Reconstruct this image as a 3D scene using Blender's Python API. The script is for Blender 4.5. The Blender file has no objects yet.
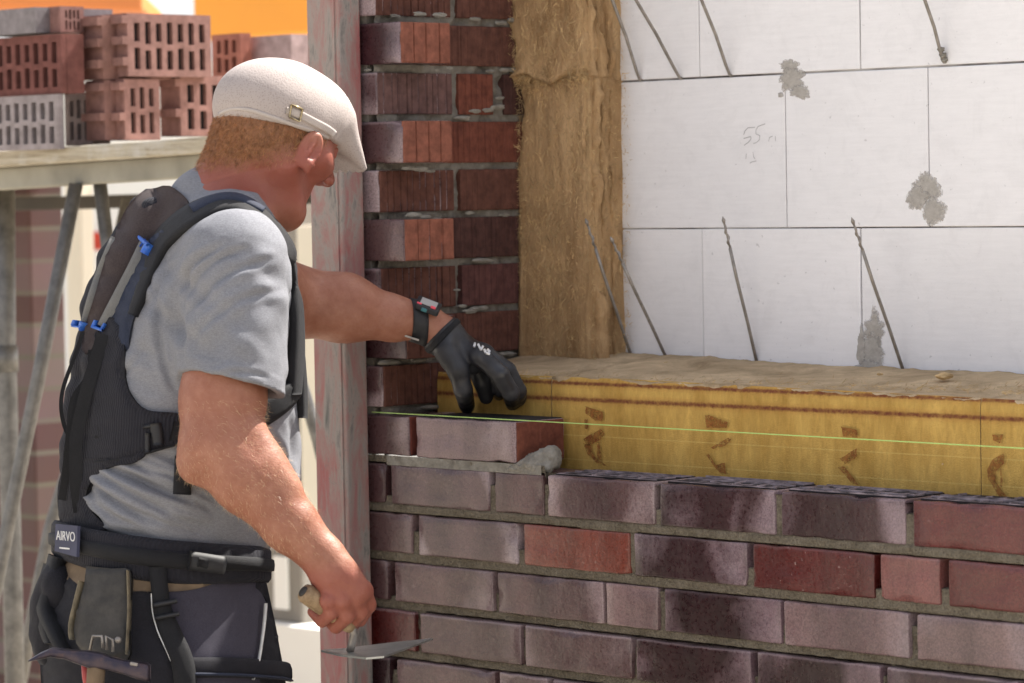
import bpy, bmesh, math, random
import numpy as np
from mathutils import Vector, Matrix, geometry
R_ = math.radians
random.seed(7); rng = np.random.default_rng(11)
scene = bpy.context.scene
col = scene.collection

# ------------------------------------------------------------------ camera
CAM = np.array([3.88510611, -3.81885839, 0.38155683])
YAW, PIT, ROL = [math.radians(a) for a in (-45.65020747, -2.62275281, -1.03149186)]
FPX = 3338.8
FW = np.array([math.sin(YAW)*math.cos(PIT), math.cos(YAW)*math.cos(PIT), math.sin(PIT)])
_R = np.array([math.cos(YAW), -math.sin(YAW), 0.0]); _U = np.cross(_R, FW)
RT = math.cos(ROL)*_R + math.sin(ROL)*_U
UP = -math.sin(ROL)*_R + math.cos(ROL)*_U

def ray(x, y): return FW + RT*(x-512)/FPX - UP*(y-341.5)/FPX
def hit(x, y, ax, v):
    d = ray(x, y); t = (v-CAM[ax])/d[ax]; return CAM + t*d
def at(x, y, t): return CAM + t*ray(x, y)

cd = bpy.data.cameras.new('camera'); cam = bpy.data.objects.new('camera', cd); col.objects.link(cam)
cam.matrix_world = Matrix(((RT[0], UP[0], -FW[0], CAM[0]), (RT[1], UP[1], -FW[1], CAM[1]), (RT[2], UP[2], -FW[2], CAM[2]), (0, 0, 0, 1)))
cd.sensor_width = 36.0; cd.lens = FPX*36/1024; cd.clip_start = .1; cd.clip_end = 500
cd.dof.use_dof = True; cd.dof.focus_distance = 5.25; cd.dof.aperture_fstop = 6.3
scene.camera = cam

# ------------------------------------------------------------------ tagging
def tag(o, label=None, cat=None, group=None, kind=None):
    if label: o['label'] = label
    if cat: o['category'] = cat
    if group: o['group'] = group
    if kind: o['kind'] = kind
    return o
def empty(name, loc, label, cat, group=None):
    o = bpy.data.objects.new(name, None); col.objects.link(o); o.location = Vector(loc); o.empty_display_size = .05
    return tag(o, label, cat, group)
def mesh_obj(name, verts, faces, mat, parent=None, smooth=False, uvs=None, attrs=None):
    """verts are in WORLD coordinates; a parent only translates (or is identity)."""
    me = bpy.data.meshes.new(name)
    v = np.asarray(verts, dtype=float)
    if parent is not None:
        off = np.array(parent.matrix_basis.translation)
        pp = parent.parent
        while pp is not None: off = off + np.array(pp.matrix_basis.translation); pp = pp.parent
        v = v - off
    me.from_pydata([tuple(p) for p in v], [], [tuple(int(i) for i in f) for f in faces])
    if attrs:
        for k, (dom, arr) in attrs.items():
            a = me.attributes.new(k, 'FLOAT_COLOR', dom); arr = np.asarray(arr, float)
            if arr.shape[1] == 3: arr = np.hstack([arr, np.ones((len(arr), 1))])
            a.data.foreach_set('color', arr.ravel())
    if uvs is not None:
        l = me.uv_layers.new(name='UVMap'); l.data.foreach_set('uv', np.asarray(uvs, float).ravel())
    me.polygons.foreach_set('use_smooth', [smooth]*len(me.polygons))
    me.materials.append(mat); me.update()
    o = bpy.data.objects.new(name, me); col.objects.link(o)
    if parent is not None: o.parent = parent
    return o
def bevel(o, w, seg=2, ang=35):
    """bake a bevel into the mesh."""
    bm = bmesh.new(); bm.from_mesh(o.data)
    es = [e for e in bm.edges if len(e.link_faces) == 2 and e.calc_face_angle(0) > R_(ang)]
    bmesh.ops.bevel(bm, geom=es, offset=w, segments=seg, affect='EDGES', profile=.5, clamp_overlap=True)
    bm.to_mesh(o.data); bm.free(); o.data.update(); return o

class MB:
    def __init__(s): s.v = []; s.f = []; s.c = {}
    def add(s, v, f):
        n = len(s.v); s.v += [tuple(p) for p in v]; s.f += [tuple(i+n for i in q) for q in f]; return n
    def box(s, x0, x1, y0, y1, z0, z1):
        v = [(x, y, z) for x in (x0, x1) for y in (y0, y1) for z in (z0, z1)]
        return s.add(v, [(0,1,3,2), (4,6,7,5), (0,4,5,1), (2,3,7,6), (0,2,6,4), (1,5,7,3)])
    def tube(s, pts, r, n=10, caps=True):
        pts = [np.array(p, float) for p in pts]; k = len(pts)
        rs = r if hasattr(r, '__len__') else [r]*k
        V = []; prev = None
        for i, p in enumerate(pts):
            d = pts[min(i+1, k-1)] - pts[max(i-1, 0)]; d = d/np.linalg.norm(d)
            if prev is None:
                a = np.array([0, 0, 1.]) if abs(d[2]) < .9 else np.array([1., 0, 0]); u = np.cross(d, a)
            else: u = prev - d*np.dot(prev, d)
            u /= np.linalg.norm(u); prev = u; w = np.cross(d, u)
            for j in range(n):
                t = 2*math.pi*j/n; V.append(p + rs[i]*(math.cos(t)*u + math.sin(t)*w))
        F = [(i*n+j, i*n+(j+1) % n, (i+1)*n+(j+1) % n, (i+1)*n+j) for i in range(k-1) for j in range(n)]
        if caps: F += [tuple(range(n))[::-1], tuple((k-1)*n+j for j in range(n))]
        return s.add(V, F)
    def build(s, name, mat, parent=None, smooth=False, **kw): return mesh_obj(name, s.v, s.f, mat, parent, smooth, **kw)

# ------------------------------------------------------------------ numpy noise
def _h(ix, iy, iz, seed):
    n = (ix.astype(np.int64)*374761393 + iy.astype(np.int64)*668265263 + iz.astype(np.int64)*2147483647 + seed*1442695041) & 0xffffffff
    n = ((n ^ (n >> 13))*1274126177) & 0xffffffff
    n = n ^ (n >> 16); return (n & 0xffff)/65535.0
def vnoise(P, scale=1.0, seed=0):
    P = np.asarray(P, float)*scale; i = np.floor(P).astype(np.int64); f = P-i; f = f*f*(3-2*f); r = 0
    for a in (0, 1):
        for b in (0, 1):
            for c in (0, 1):
                w = (f[:,0] if a else 1-f[:,0])*(f[:,1] if b else 1-f[:,1])*(f[:,2] if c else 1-f[:,2])
                r = r + w*_h(i[:,0]+a, i[:,1]+b, i[:,2]+c, seed)
    return r*2-1
def fbm(P, scale=1.0, oct=4, seed=0, gain=.5):
    r = 0; a = 1; t = 0
    for o in range(oct): r = r + a*vnoise(P, scale*2**o, seed+o*17); t += a; a *= gain
    return r/t

# ------------------------------------------------------------------ materials
class NT:
    def __init__(s, name, rough=.8, spec=.5, metal=0):
        s.m = bpy.data.materials.new(name); s.m.use_nodes = True; s.t = s.m.node_tree; s.b = s.t.nodes['Principled BSDF']
        s.b.inputs['Roughness'].default_value = rough; s.b.inputs['Specular IOR Level'].default_value = spec; s.b.inputs['Metallic'].default_value = metal
    def n(s, ty, ins={}, **kw):
        k = s.t.nodes.new(ty)
        for a, v in kw.items(): setattr(k, a, v)
        for a, v in ins.items(): s.put(k.inputs[a], v)
        return k
    def put(s, inp, v):
        if isinstance(v, bpy.types.NodeSocket): s.t.links.new(v, inp)
        else:
            if inp.type == 'RGBA' and len(v) == 3: v = (*v, 1)
            inp.default_value = v
    def coord(s, which='Object', scale=(1,1,1), loc=(0,0,0), rot=(0,0,0)):
        c = s.n('ShaderNodeTexCoord'); mp = s.n('ShaderNodeMapping', {'Vector': c.outputs[which], 'Scale': scale, 'Location': loc, 'Rotation': rot}); return mp.outputs[0]
    def noise(s, vec, scale, detail=4, rough=.5, dist=0, out='Fac'):
        return s.n('ShaderNodeTexNoise', {'Vector': vec, 'Scale': scale, 'Detail': detail, 'Roughness': rough, 'Distortion': dist}).outputs[out]
    def ramp(s, fac, stops):
        r = s.n('ShaderNodeValToRGB', {'Fac': fac}); e = r.color_ramp.elements
        for i, (p, c) in enumerate(stops):
            k = e[i] if i < 2 else e.new(p)
            k.position = p; k.color = (*c, 1) if hasattr(c, '__len__') else (c, c, c, 1)
        return r.outputs['Color']
    def mix(s, fac, a, b, mode='MIX'):
        k = s.n('ShaderNodeMix', data_type='RGBA', blend_type=mode)
        s.put(k.inputs[0], fac); s.put(k.inputs[6], a); s.put(k.inputs[7], b); return k.outputs[2]
    def math(s, op, a, b=None, c=None):
        k = s.n('ShaderNodeMath', operation=op); s.put(k.inputs[0], a)
        if b is not None: s.put(k.inputs[1], b)
        if c is not None: s.put(k.inputs[2], c)
        return k.outputs[0]
    def attr(s, name, out='Color'): return s.n('ShaderNodeAttribute', attribute_name=name).outputs[out]
    def sep(s, v): return s.n('ShaderNodeSeparateXYZ', {'Vector': v}).outputs
    def color(s, c): s.put(s.b.inputs['Base Color'], c); return s
    def rough(s, r): s.put(s.b.inputs['Roughness'], r); return s
    def bump(s, h, strength=.3, dist=.002):
        k = s.n('ShaderNodeBump', {'Height': h, 'Strength': strength, 'Distance': dist}); s.put(s.b.inputs['Normal'], k.outputs[0]); return s
def simple(name, c, rough=.7, var=.15, scale=30, metal=0, bump=.15, bscale=None, bd=.001, spec=.5):
    m = NT(name, rough, spec, metal); v = m.coord(); f = m.noise(v, scale, 5)
    a = tuple(x*(1-var) for x in c); b = tuple(min(1, x*(1+var)) for x in c)
    m.color(m.ramp(f, [(.3, a), (.7, b)]))
    if bump: m.bump(m.noise(v, bscale or scale*4, 4), bump, bd)
    return m.m

M = {}
# glazed facing brick: per-brick colours stored on the mesh, flashing pattern from UV + noise
m = NT('glazed_brick', .42, .5)
v = m.coord()
A = m.attr('col_a'); Bc = m.attr('col_b'); pr = m.attr('prm')
pv = m.n('ShaderNodeSeparateColor', {'Color': pr}).outputs
uv = m.n('ShaderNodeTexCoord').outputs['UV']; us = m.sep(uv)
off = m.n('ShaderNodeVectorMath', {0: v, 1: m.n('ShaderNodeVectorMath', {0: pr, 1: (37., 53., 71.)}, operation='MULTIPLY').outputs[0]}, operation='ADD').outputs[0]
n1 = m.noise(off, 6.5, 2, .5, .5); n2 = m.noise(off, 160, 3, .6)
edge = m.math('ABSOLUTE', m.math('SUBTRACT', us[0], .5))                # 0 centre .. .5 ends
fl = m.math('ADD', m.math('MULTIPLY', m.math('SUBTRACT', n1, .5), 3.6), m.math('MULTIPLY', m.math('SUBTRACT', edge, .30), 2.0))
fl = m.math('ADD', fl, m.math('MULTIPLY', m.math('SUBTRACT', pv[0], .5), 1.3))
fl = m.math('ADD', fl, m.math('MULTIPLY', m.math('SUBTRACT', n2, .5), .45))
base = m.mix(m.ramp(fl, [(.03, 0.), (.80, 1.)]), A, Bc)
speck = m.ramp(m.noise(off, 380, 2), [(.38, (.80,.80,.80)), (.62, (1.10,1.09,1.08))])
base = m.mix(1, base, speck, 'MULTIPLY')
band = m.noise(m.n('ShaderNodeMapping', {'Vector': off, 'Scale': (16, 16, 2.0)}).outputs[0], 1, 3)
base = m.mix(.55, base, m.mix(1, base, m.ramp(band, [(.3, .6), (.7, 1.4)]), 'MULTIPLY'))
# pale bloom flecks and mortar specks
fk = m.ramp(m.noise(off, 95, 4, .65), [(.66, 0.), (.71, 1.)])
base = m.mix(m.math('MULTIPLY', fk, m.math('MULTIPLY', pv[2], .55)), base, (.42, .37, .33))
ln = m.ramp(m.math('ADD', us[1], m.math('MULTIPLY', m.math('SUBTRACT', n2, .5), .05)), [(.925, 0.), (.965, 1.)])
base = m.mix(m.math('MULTIPLY', ln, m.math('MULTIPLY', pv[1], .55)), base, (.50,.45,.45))
gm = m.n('ShaderNodeGamma', {'Color': base, 'Gamma': 1.3}).outputs[0]; base = m.mix(1, gm, (1.04,.945,.985), 'MULTIPLY'); m.color(base); m.rough(m.ramp(n2, [(.3, .22), (.7, .42)])); m.bump(m.math('ADD', m.noise(off, 150, 3, .55), m.math('MULTIPLY', m.noise(off, 40, 2), 1.5)), .38, .0014); M['brick'] = m.m
# raw extruded clay
m = NT('raw_clay', .9, .2); v = m.coord(); A = m.attr('col_a'); sp = m.mix(1, A, m.ramp(m.noise(v, 60, 5, .6), [(.3, (.65,.62,.6)), (.7, (1.3,1.25,1.2))]), 'MULTIPLY')
m.color(sp); m.bump(m.noise(v, 300, 4), .4, .001); M['clay'] = m.m
m = NT('mortar', .95, .15); v = m.coord(); n = m.noise(v, 25, 5, .6); n2 = m.noise(v, 260, 4, .75)
m.color(m.mix(m.ramp(n2, [(.35, 0.), (.6, 1.)]), m.ramp(n, [(.3, (.085,.070,.050)), (.7, (.15,.125,.095))]), m.ramp(n, [(.3, (.17,.145,.105)), (.7, (.27,.235,.18))])))
m.bump(n2, 1., .004); M['mortar'] = m.m
m = NT('fresh_mortar', .9, .25); v = m.coord(); n = m.noise(v, 60, 5, .6)
m.color(m.ramp(n, [(.3, (.13,.115,.095)), (.7, (.22,.20,.17))])); m.bump(m.noise(v, 300, 4, .7), .8, .002); M['mortar_wet'] = m.m
m = NT('lump_mortar', .9, .2); v = m.coord(); m.color(m.ramp(m.noise(v, 60, 5, .6), [(.3, (.17,.155,.13)), (.7, (.32,.30,.26))])); m.bump(m.noise(v, 300, 4, .7), .8, .002); M['mortar_dry'] = m.m
# white calcium silicate blocks
m = NT('white_block', .85, .2); v = m.coord(); n = m.noise(v, 3, 5, .6); tn = m.attr('col_a')
c = m.mix(1, tn, m.ramp(n, [(.3, (.95,.95,.95)), (.7, (1.03,1.03,1.03))]), 'MULTIPLY')
sc = m.ramp(m.noise(m.n('ShaderNodeMapping', {'Vector': v, 'Scale': (14, 14, 160)}).outputs[0], 1, 4, .6), [(.3, .965), (.7, 1.02)])
c = m.mix(1, c, sc, 'MULTIPLY')
pit = m.ramp(m.noise(v, 85, 3, .55), [(.27, .70), (.32, 1.)]); c = m.mix(.5, c, m.mix(1, c, m.ramp(m.noise(v, 18, 6, .75, 1.), [(.25, .86), (.5, 1.), (.8, 1.05)]), 'MULTIPLY'))
c = m.mix(.8, c, m.mix(1, c, pit, 'MULTIPLY'), 'MIX')
m.color(c); m.bump(m.noise(v, 260, 5, .6), .25, .001); M['block'] = m.m
m = NT('smear', .95, .1); v = m.coord(); m.color(m.ramp(m.noise(v, 90, 5, .7), [(.3, (.38,.355,.32)), (.7, (.54,.51,.47))])); m.bump(m.noise(v, 200, 4), .6, .002); tb_ = m.n('ShaderNodeBsdfTransparent'); al = m.math('ADD', m.attr('fade', 'Fac'), m.math('MULTIPLY', m.math('SUBTRACT', m.noise(v, 130, 5, .75), .5), 1.9)); mx = m.n('ShaderNodeMixShader', {0: m.ramp(al, [(.05, 0.), (.65, .9)]), 1: tb_.outputs[0], 2: m.b.outputs[0]}); m.t.links.new(mx.outputs[0], m.t.nodes['Material Output'].inputs[0]); M['smear'] = m.m
m = NT('thin_joint', .95, .1); v = m.coord(); m.color(m.ramp(m.noise(v, 2.2, 4, .7), [(.42, (.50,.48,.46)), (.56, (.10,.09,.085))])); M['joint'] = m.m
M['pencil'] = simple('pencil_mark', (.47, .46, .47), .9)
# mineral wool
def wool(name, a, b, stretch):
    m = NT(name, 1, .05); v = m.coord(scale=stretch); n = m.noise(v, 9, 8, .68, .6); n2 = m.noise(v, 60, 6, .75, 1.2)
    c = m.mix(m.ramp(n2, [(.3, 0.), (.7, 1.)]), m.ramp(n, [(.3, a), (.7, b)]), m.ramp(n, [(.25, tuple(x*.55 for x in a)), (.7, tuple(x*1.25 for x in b))]))
    m.color(c); m.bump(m.math('ADD', n2, m.noise(v, 240, 4, .7)), 1.0, .006); return m.m
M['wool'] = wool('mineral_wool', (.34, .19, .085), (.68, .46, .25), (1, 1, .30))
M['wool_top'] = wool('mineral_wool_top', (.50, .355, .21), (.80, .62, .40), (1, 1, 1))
M['fibre'] = simple('wool_fibre', (.54, .375, .185), .9, .45, 35)
# yellow fleece facing with printed rust lines
m = NT('yellow_fleece', .8, .25); v = m.coord(); z = m.sep(v)[2]; x = m.sep(v)[0]
n = m.noise(m.n('ShaderNodeMapping', {'Vector': v, 'Scale': (30, 30, 9)}).outputs[0], 1, 6, .65); nb = m.noise(v, 5, 4)
c = m.mix(nb, m.ramp(n, [(.3, (.38,.225,.05)), (.7, (.58,.375,.10))]), m.ramp(n, [(.3, (.44,.26,.06)), (.7, (.68,.44,.13))]))
wob = m.math('MULTIPLY', m.math('SUBTRACT', m.noise(v, 110, 5, .8), .5), .005)
z = m.math('ADD', z, -.26)
z = m.math('ADD', z, m.math('MULTIPLY', m.math('MAXIMUM', m.sep(m.coord())[0], -1.), 0.0))
for zc, w in ((.0565, .0042), (.0300, .0048)):
    d = m.math('ABSOLUTE', m.math('SUBTRACT', m.math('ADD', z, wob), zc)); k = m.ramp(m.math('DIVIDE', m.math('ADD', d, m.math('MULTIPLY', m.math('SUBTRACT', m.noise(v, 260, 3, .7), .5), .004)), w), [(.3, 1.), (1., 0.)])
    c = m.mix(m.math('MULTIPLY', m.ramp(m.math('DIVIDE', d, m.math('MULTIPLY', w, 2.2)), [(.3, 1.), (1., 0.)]), .35), c, (.36, .15, .04))
    c = m.mix(m.math('MULTIPLY', k, m.ramp(m.noise(v, 90, 4, .7), [(.3, .45), (.6, .95)])), c, (.15, .04, .022))
for zc in (-.030, -.070):
    d = m.math('ABSOLUTE', m.math('SUBTRACT', m.math('ADD', z, m.math('MULTIPLY', wob, .15)), zc)); k = m.ramp(m.math('DIVIDE', d, .0012), [(.4, 1.), (1., 0.)])
    c = m.mix(m.math('MULTIPLY', k, .35), c, (.75, .58, .2))
c = m.mix(.5, c, m.mix(1, c, m.ramp(m.noise(m.n('ShaderNodeMapping', {'Vector': v, 'Scale': (90, 90, 30)}).outputs[0], 1, 5, .75, 1.5), [(.3, .72), (.7, 1.28)]), 'MULTIPLY'))
m.color(c); m.bump(m.math('ADD', n, m.noise(v, 400, 3)), .6, .003); M['fleece'] = m.m
m = NT('rust_print', .85, .1); v = m.coord(); m.color(m.ramp(m.noise(v, 130, 4, .7), [(.3, (.16,.045,.02)), (.75, (.40,.19,.05))])); tb_ = m.n('ShaderNodeBsdfTransparent'); mx = m.n('ShaderNodeMixShader', {0: m.ramp(m.noise(v, 170, 5, .75), [(.36, .05), (.56, .95)]), 1: tb_.outputs[0], 2: m.b.outputs[0]}); m.t.links.new(mx.outputs[0], m.t.nodes['Material Output'].inputs[0]); M['print'] = m.m
M['steel'] = simple('stainless_rod', (.27, .245, .22), .36, .25, 60, .35)
# painted, worn post
m = NT('worn_paint', .75, .3); v = m.coord(scale=(1, 1, .28)); n = m.noise(v, 22, 8, .72, .5); n2 = m.noise(v, 9, 5, .6); n3 = m.noise(m.coord(), 130, 4, .7)
c = m.ramp(n, [(.34, (.12,.12,.11)), (.43, (.29,.255,.23)), (.50, (.31,.19,.17)), (.60, (.33,.12,.115))])
c = m.mix(m.ramp(n2, [(.48, 0.), (.66, .7)]), c, (.30, .255, .23)); c = m.mix(m.ramp(n3, [(.58, 0.), (.7, .4)]), c, (.16,.16,.15))
m.color(c); m.bump(n3, .4, .001); M['post'] = m.m
m = NT('galvanised', .5, .5, .6); v = m.coord(); m.color(m.ramp(m.noise(v, 30, 6, .7), [(.3, (.10,.097,.09)), (.7, (.22,.21,.195))])); M['galv'] = m.m
M['alu'] = simple('grimy_beam', (.255, .24, .195), .6, .22, 12, .15)
m = NT('scaffold_plank', .9, .2); v = m.coord(scale=(1.2, 14, 22)); c = m.ramp(m.noise(v, 5, 7, .7), [(.3, (.23,.19,.135)), (.5, (.42,.37,.28)), (.7, (.56,.51,.42))]); c = m.mix(m.ramp(m.noise(m.coord(), 9, 4, .7), [(.5, 0.), (.66, .7)]), c, (.52,.50,.46)); m.color(c); m.bump(m.noise(v, 9, 5), .7, .004); M['plank'] = m.m
M['orange'] = simple('orange_paint', (.85, .33, .02), .5, .06, 3)
M['orange2'] = simple('orange_board', (.62, .20, .05), .6, .1, 3)
m = NT('hollow_clay', .9, .2); v = m.coord(); A = m.attr('col_a'); m.color(m.mix(1, A, m.ramp(m.noise(v, 40, 5, .6), [(.3, (.75,.72,.7)), (.7, (1.25,1.22,1.2))]), 'MULTIPLY')); m.bump(m.noise(v, 200, 4), .3, .001); M['hollow'] = m.m
m = NT('sand_ground', .95, .1); v = m.coord(); m.color(m.ramp(m.noise(v, 1.5, 8, .6), [(.3, (.36,.32,.26)), (.7, (.52,.47,.39))])); m.bump(m.noise(v, 20, 8), .6, .02); M['ground'] = m.m
m = NT('far_brick', .8, .3); v = m.coord(); s = m.sep(v); cv = m.n('ShaderNodeCombineXYZ', {0: s[0], 1: s[2], 2: 0.0}).outputs[0]
b = m.n('ShaderNodeTexBrick', {'Vector': cv, 'Scale': 1.0, 'Color1': (.10,.052,.048,1), 'Color2': (.19,.135,.13,1), 'Mortar': (.15,.125,.10,1), 'Mortar Size': .007, 'Brick Width': .25, 'Row Height': .0833, 'Bias': -.1})
m.color(m.mix(.3, b.outputs[0], m.noise(v, 4, 3, out='Color'), 'MULTIPLY')); m.bump(b.outputs['Fac'], -.5, .01); M['farbrick'] = m.m
M['cream'] = simple('cream_render', (.72, .67, .54), .9, .05, 2)
M['white'] = simple('white_render', (.80, .79, .74), .9, .04, 2)
M['deck_shade'] = simple('shaded_timber', (.05, .042, .033), .85, .2, 6)  # deep shadow under the deck, put into the rear beam's colour
M['grey'] = simple('grey_frame', (.22, .20, .17), .7, .1, 3)
M['redp'] = simple('red_plastic', (.6, .06, .03), .5)
M['glass'] = simple('window_glass', (.45, .45, .43), .15, .05, 2)
M['string'] = simple('lime_string', (.50, .75, .22), .7, .05, 100)

# ------------------------------------------------------------------ facing brick wall
BP = .25/3
def brick_geo(mb, x0, x1, y0, y1, z0, z1, ca, cb, prm, jit=1, uvax=0, rnd=.004):
    """rounded box with softly wobbling edges; uv u along its length, v up; collects colours per vertex"""
    nx = max(2, int((x1-x0)/.02)); nz = 5; ny = max(2, int((y1-y0)/.03))
    xs = np.concatenate([[x0, x0+rnd*.4, x0+rnd], np.linspace(x0, x1, nx+1)[1:-1], [x1-rnd, x1-rnd*.4, x1]])
    zs = np.concatenate([[z0, z0+rnd*.4, z0+rnd], np.linspace(z0, z1, nz+1)[1:-1], [z1-rnd, z1-rnd*.4, z1]])
    ys = np.concatenate([[y0, y0+rnd*.4, y0+rnd], np.linspace(y0, y1, ny+1)[1:-1], [y1-rnd, y1]])
    idx = {}; V = []; F = []
    def vid(i, j, k):
        if (i, j, k) not in idx: idx[(i, j, k)] = len(V); V.append((xs[i], ys[j], zs[k]))
        return idx[(i, j, k)]
    X, Y, Z = len(xs)-1, len(ys)-1, len(zs)-1
    for i in range(X):
        for k in range(Z):
            F.append((vid(i,0,k), vid(i+1,0,k), vid(i+1,0,k+1), vid(i,0,k+1))); F.append((vid(i,Y,k), vid(i,Y,k+1), vid(i+1,Y,k+1), vid(i+1,Y,k)))
    for i in range(X):
        for j in range(Y):
            F.append((vid(i,j,0), vid(i,j+1,0), vid(i+1,j+1,0), vid(i+1,j,0))); F.append((vid(i,j,Z), vid(i+1,j,Z), vid(i+1,j+1,Z), vid(i,j+1,Z)))
    for j in range(Y):
        for k in range(Z):
            F.append((vid(0,j,k), vid(0,j,k+1), vid(0,j+1,k+1), vid(0,j+1,k))); F.append((vid(X,j,k), vid(X,j+1,k), vid(X,j+1,k+1), vid(X,j,k+1)))
    V = np.array(V)
    c = np.array([(x0+x1)/2, (y0+y1)/2, (z0+z1)/2]); h = np.array([(x1-x0)/2, (y1-y0)/2, (z1-z0)/2])
    q = V-c; inner = np.clip(q, -(h-rnd), h-rnd); d = q-inner; L = np.linalg.norm(d, axis=1, keepdims=True)
    V2 = c + inner + np.where(L > 1e-9, d/np.maximum(L, 1e-9)*np.minimum(L, rnd), d)
    out = np.where(L > rnd*.9, 1., .25)
    nz_ = np.stack([fbm(V2, 45, 3, s) for s in (1, 2, 3)], 1)
    V2 = V2 + nz_*out*.0013*jit
    # a few chips on arrises
    ch = np.clip(fbm(V2, 150, 3, 9)-.22, 0, 1)[:, None]*(L > rnd*.9)
    V2 = V2 - np.sign(q)*ch*.0085*jit
    n0 = mb.add(V2, F)
    u = (V[:, uvax]-(x0, y0)[uvax])/((x1-x0, y1-y0)[uvax])
    mb.c.setdefault('uv', []).extend([(a, b) for a, b in zip(u, (V[:, 2]-z0)/(z1-z0))])
    mb.c.setdefault('a', []).extend([ca]*len(V)); mb.c.setdefault('b', []).extend([cb]*len(V)); mb.c.setdefault('p', []).extend([prm]*len(V))
def finish_bricks(mb, name, mat, parent, smooth=True):
    uvv = mb.c['uv']; uvs = [uvv[i] for f in mb.f for i in f]
    return mb.build(name, mat, parent, smooth, uvs=uvs, attrs={'col_a': ('POINT', mb.c['a']), 'col_b': ('POINT', mb.c['b']), 'prm': ('POINT', mb.c['p'])})

# palettes (base, flash)
PU = ((.14,.087,.088), (.43,.375,.37)); PD = ((.078,.038,.043), (.34,.285,.30)); PM = ((.175,.118,.115), (.34,.285,.28))
PG = ((.18,.13,.13), (.52,.485,.49)); RE = ((.27,.100,.070), (.20,.065,.055)); RD = ((.155,.040,.036), (.12,.06,.065)); PK = ((.28,.145,.13), (.27,.15,.14)); RF = ((.19,.065,.058), (.13,.08,.09))
DP = ((.060,.023,.027), (.30,.235,.25))
courses = {
 1: [(-.454, -.2759, PU, .45)],
 2: [(-.454, -.3386, PU, .2), (-.3223,-.0831,PG,.55), (-.0686,.0442,PM,.25), (.0559,.2928,PU,.5), (.3049,.5436,PD,.55), (.5556,.7949,PD,.45), (.8102,1.0502,RF,.15)],
 3: [(-.454,-.2724, PM, .2), (-.2556,-.0174,PG,.6), (-.0033,.2354,RE,.2), (.2467,.4852,PD,.75), (.497,.7365,RD,.1), (.7481,.8588,PK,.1), (.8743,1.1143,RF,.15)],
 4: [(-.454,-.3386,PU,.5), (-.3199,-.0795,PM,.45), (-.0665,.1748,PM,.45), (.1824,.2954,((.30,.23,.22),(.36,.30,.29)),.4), (.3096,.5508,DP,.45), (.5583,.7994,((.25,.185,.18),(.36,.31,.31)),.5), (.8149,1.0549,((.26,.20,.19),(.36,.31,.31)),.5)],
 5: [(-.454,-.2709,RD,.4), (-.2573,-.0149,PM,.4), (-.0041,.2364,PM,.4), (.2479,.4894,DP,.4), (.5014,.7437,DP,.5), (.757,.9970,((.085,.045,.05),(.30,.25,.26)),.35)],
 6: [(-.454,-.3386,PD,.4), (-.3199,-.0795,PM,.5), (-.067,.046,PM,.5), (.058,.298,PM,.5), (.31,.55,DP,.5), (.562,.802,PD,.5), (.814,1.054,PU,.5)],
}
pals = [PU, PD, PM, PG, RD, DP, RF, PM, PU]
wall = empty('brick_wall', (.4, 0, -1.2), 'half-built wall of glazed purple and red facing bricks with olive mortar joints', 'brick wall')
fb = MB(); holes_mb = MB()
for c in range(1, 15):
    z1 = -(c-1)*BP-.0012; z0 = z1-.0672
    row = list(courses.get(c, [(-.454, -.2724 if c % 2 else -.3386, PM, .4)]))
    x = row[-1][1]+.0125
    while x < 2.4 and c > 1:
        row.append((x, x+.24, random.choice(pals), random.random())); x += .2525
    if c > 6: 
        pass
    for i, (a, b, p, fl) in enumerate(row):
        dy = random.uniform(-.0015, .0015)
        brick_geo(fb, a, b, 0+dy, .115, z0, z1, p[0], p[1], (fl, (.9 if c >= 5 else .25)*random.uniform(.5, 1), random.random()**1.5*(1.6 if p in (RD, RE, DP) else 1)), rnd=.0032)
finish_bricks(fb, 'brickwork', M['brick'], wall)
# perforated tops of the open course (c2): light ribs proud of black slabs painted as the shade in the core holes
rb = MB()
for (a, b, p, fl) in courses[2][3:]+[(1.0625,1.3025,PM,.3),(1.315,1.555,PD,.3),(1.5675,1.8075,PD,.3)]:
    zt = -BP-.0005
    L = b-a
    rib = lambda x0, x1, y0, y1: rb.box(x0, x1, y0, y1, zt-.004, zt+.0030+random.uniform(-.0022,.0012))
    for r in range(5): 
        yy = .014+r*.0215
        rib(a+.008, b-.008, yy-.0017, yy+.0017)
    for r in range(4):
        n = 8
        for k in range(n+1):
            xx = a+.010+(L-.02)*(k+(.5 if r % 2 else 0))/(n+.5)
            rib(xx-.0016, xx+.0016, .014+r*.0215+.0017, .014+(r+1)*.0215-.0017)
M['rib'] = simple('pale_clay_rib', (.24, .195, .21), .8, .8, 40); M['hole'] = simple('hole_shade_black', (.012, .009, .010), .95)  # near-black colour paints the shade inside the brick holes
rb.build('core_rib', M['rib'], wall)
hb = MB()
for (a, b, p, fl) in courses[2][3:]+[(1.0625,1.3025,PM,.3),(1.315,1.555,PD,.3),(1.5675,1.8075,PD,.3)]:
    hb.box(a+.007, b-.007, .011, .104, -BP-.006, -BP+.0008)
hb.build('core_hole_shade', M['hole'], wall)

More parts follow.
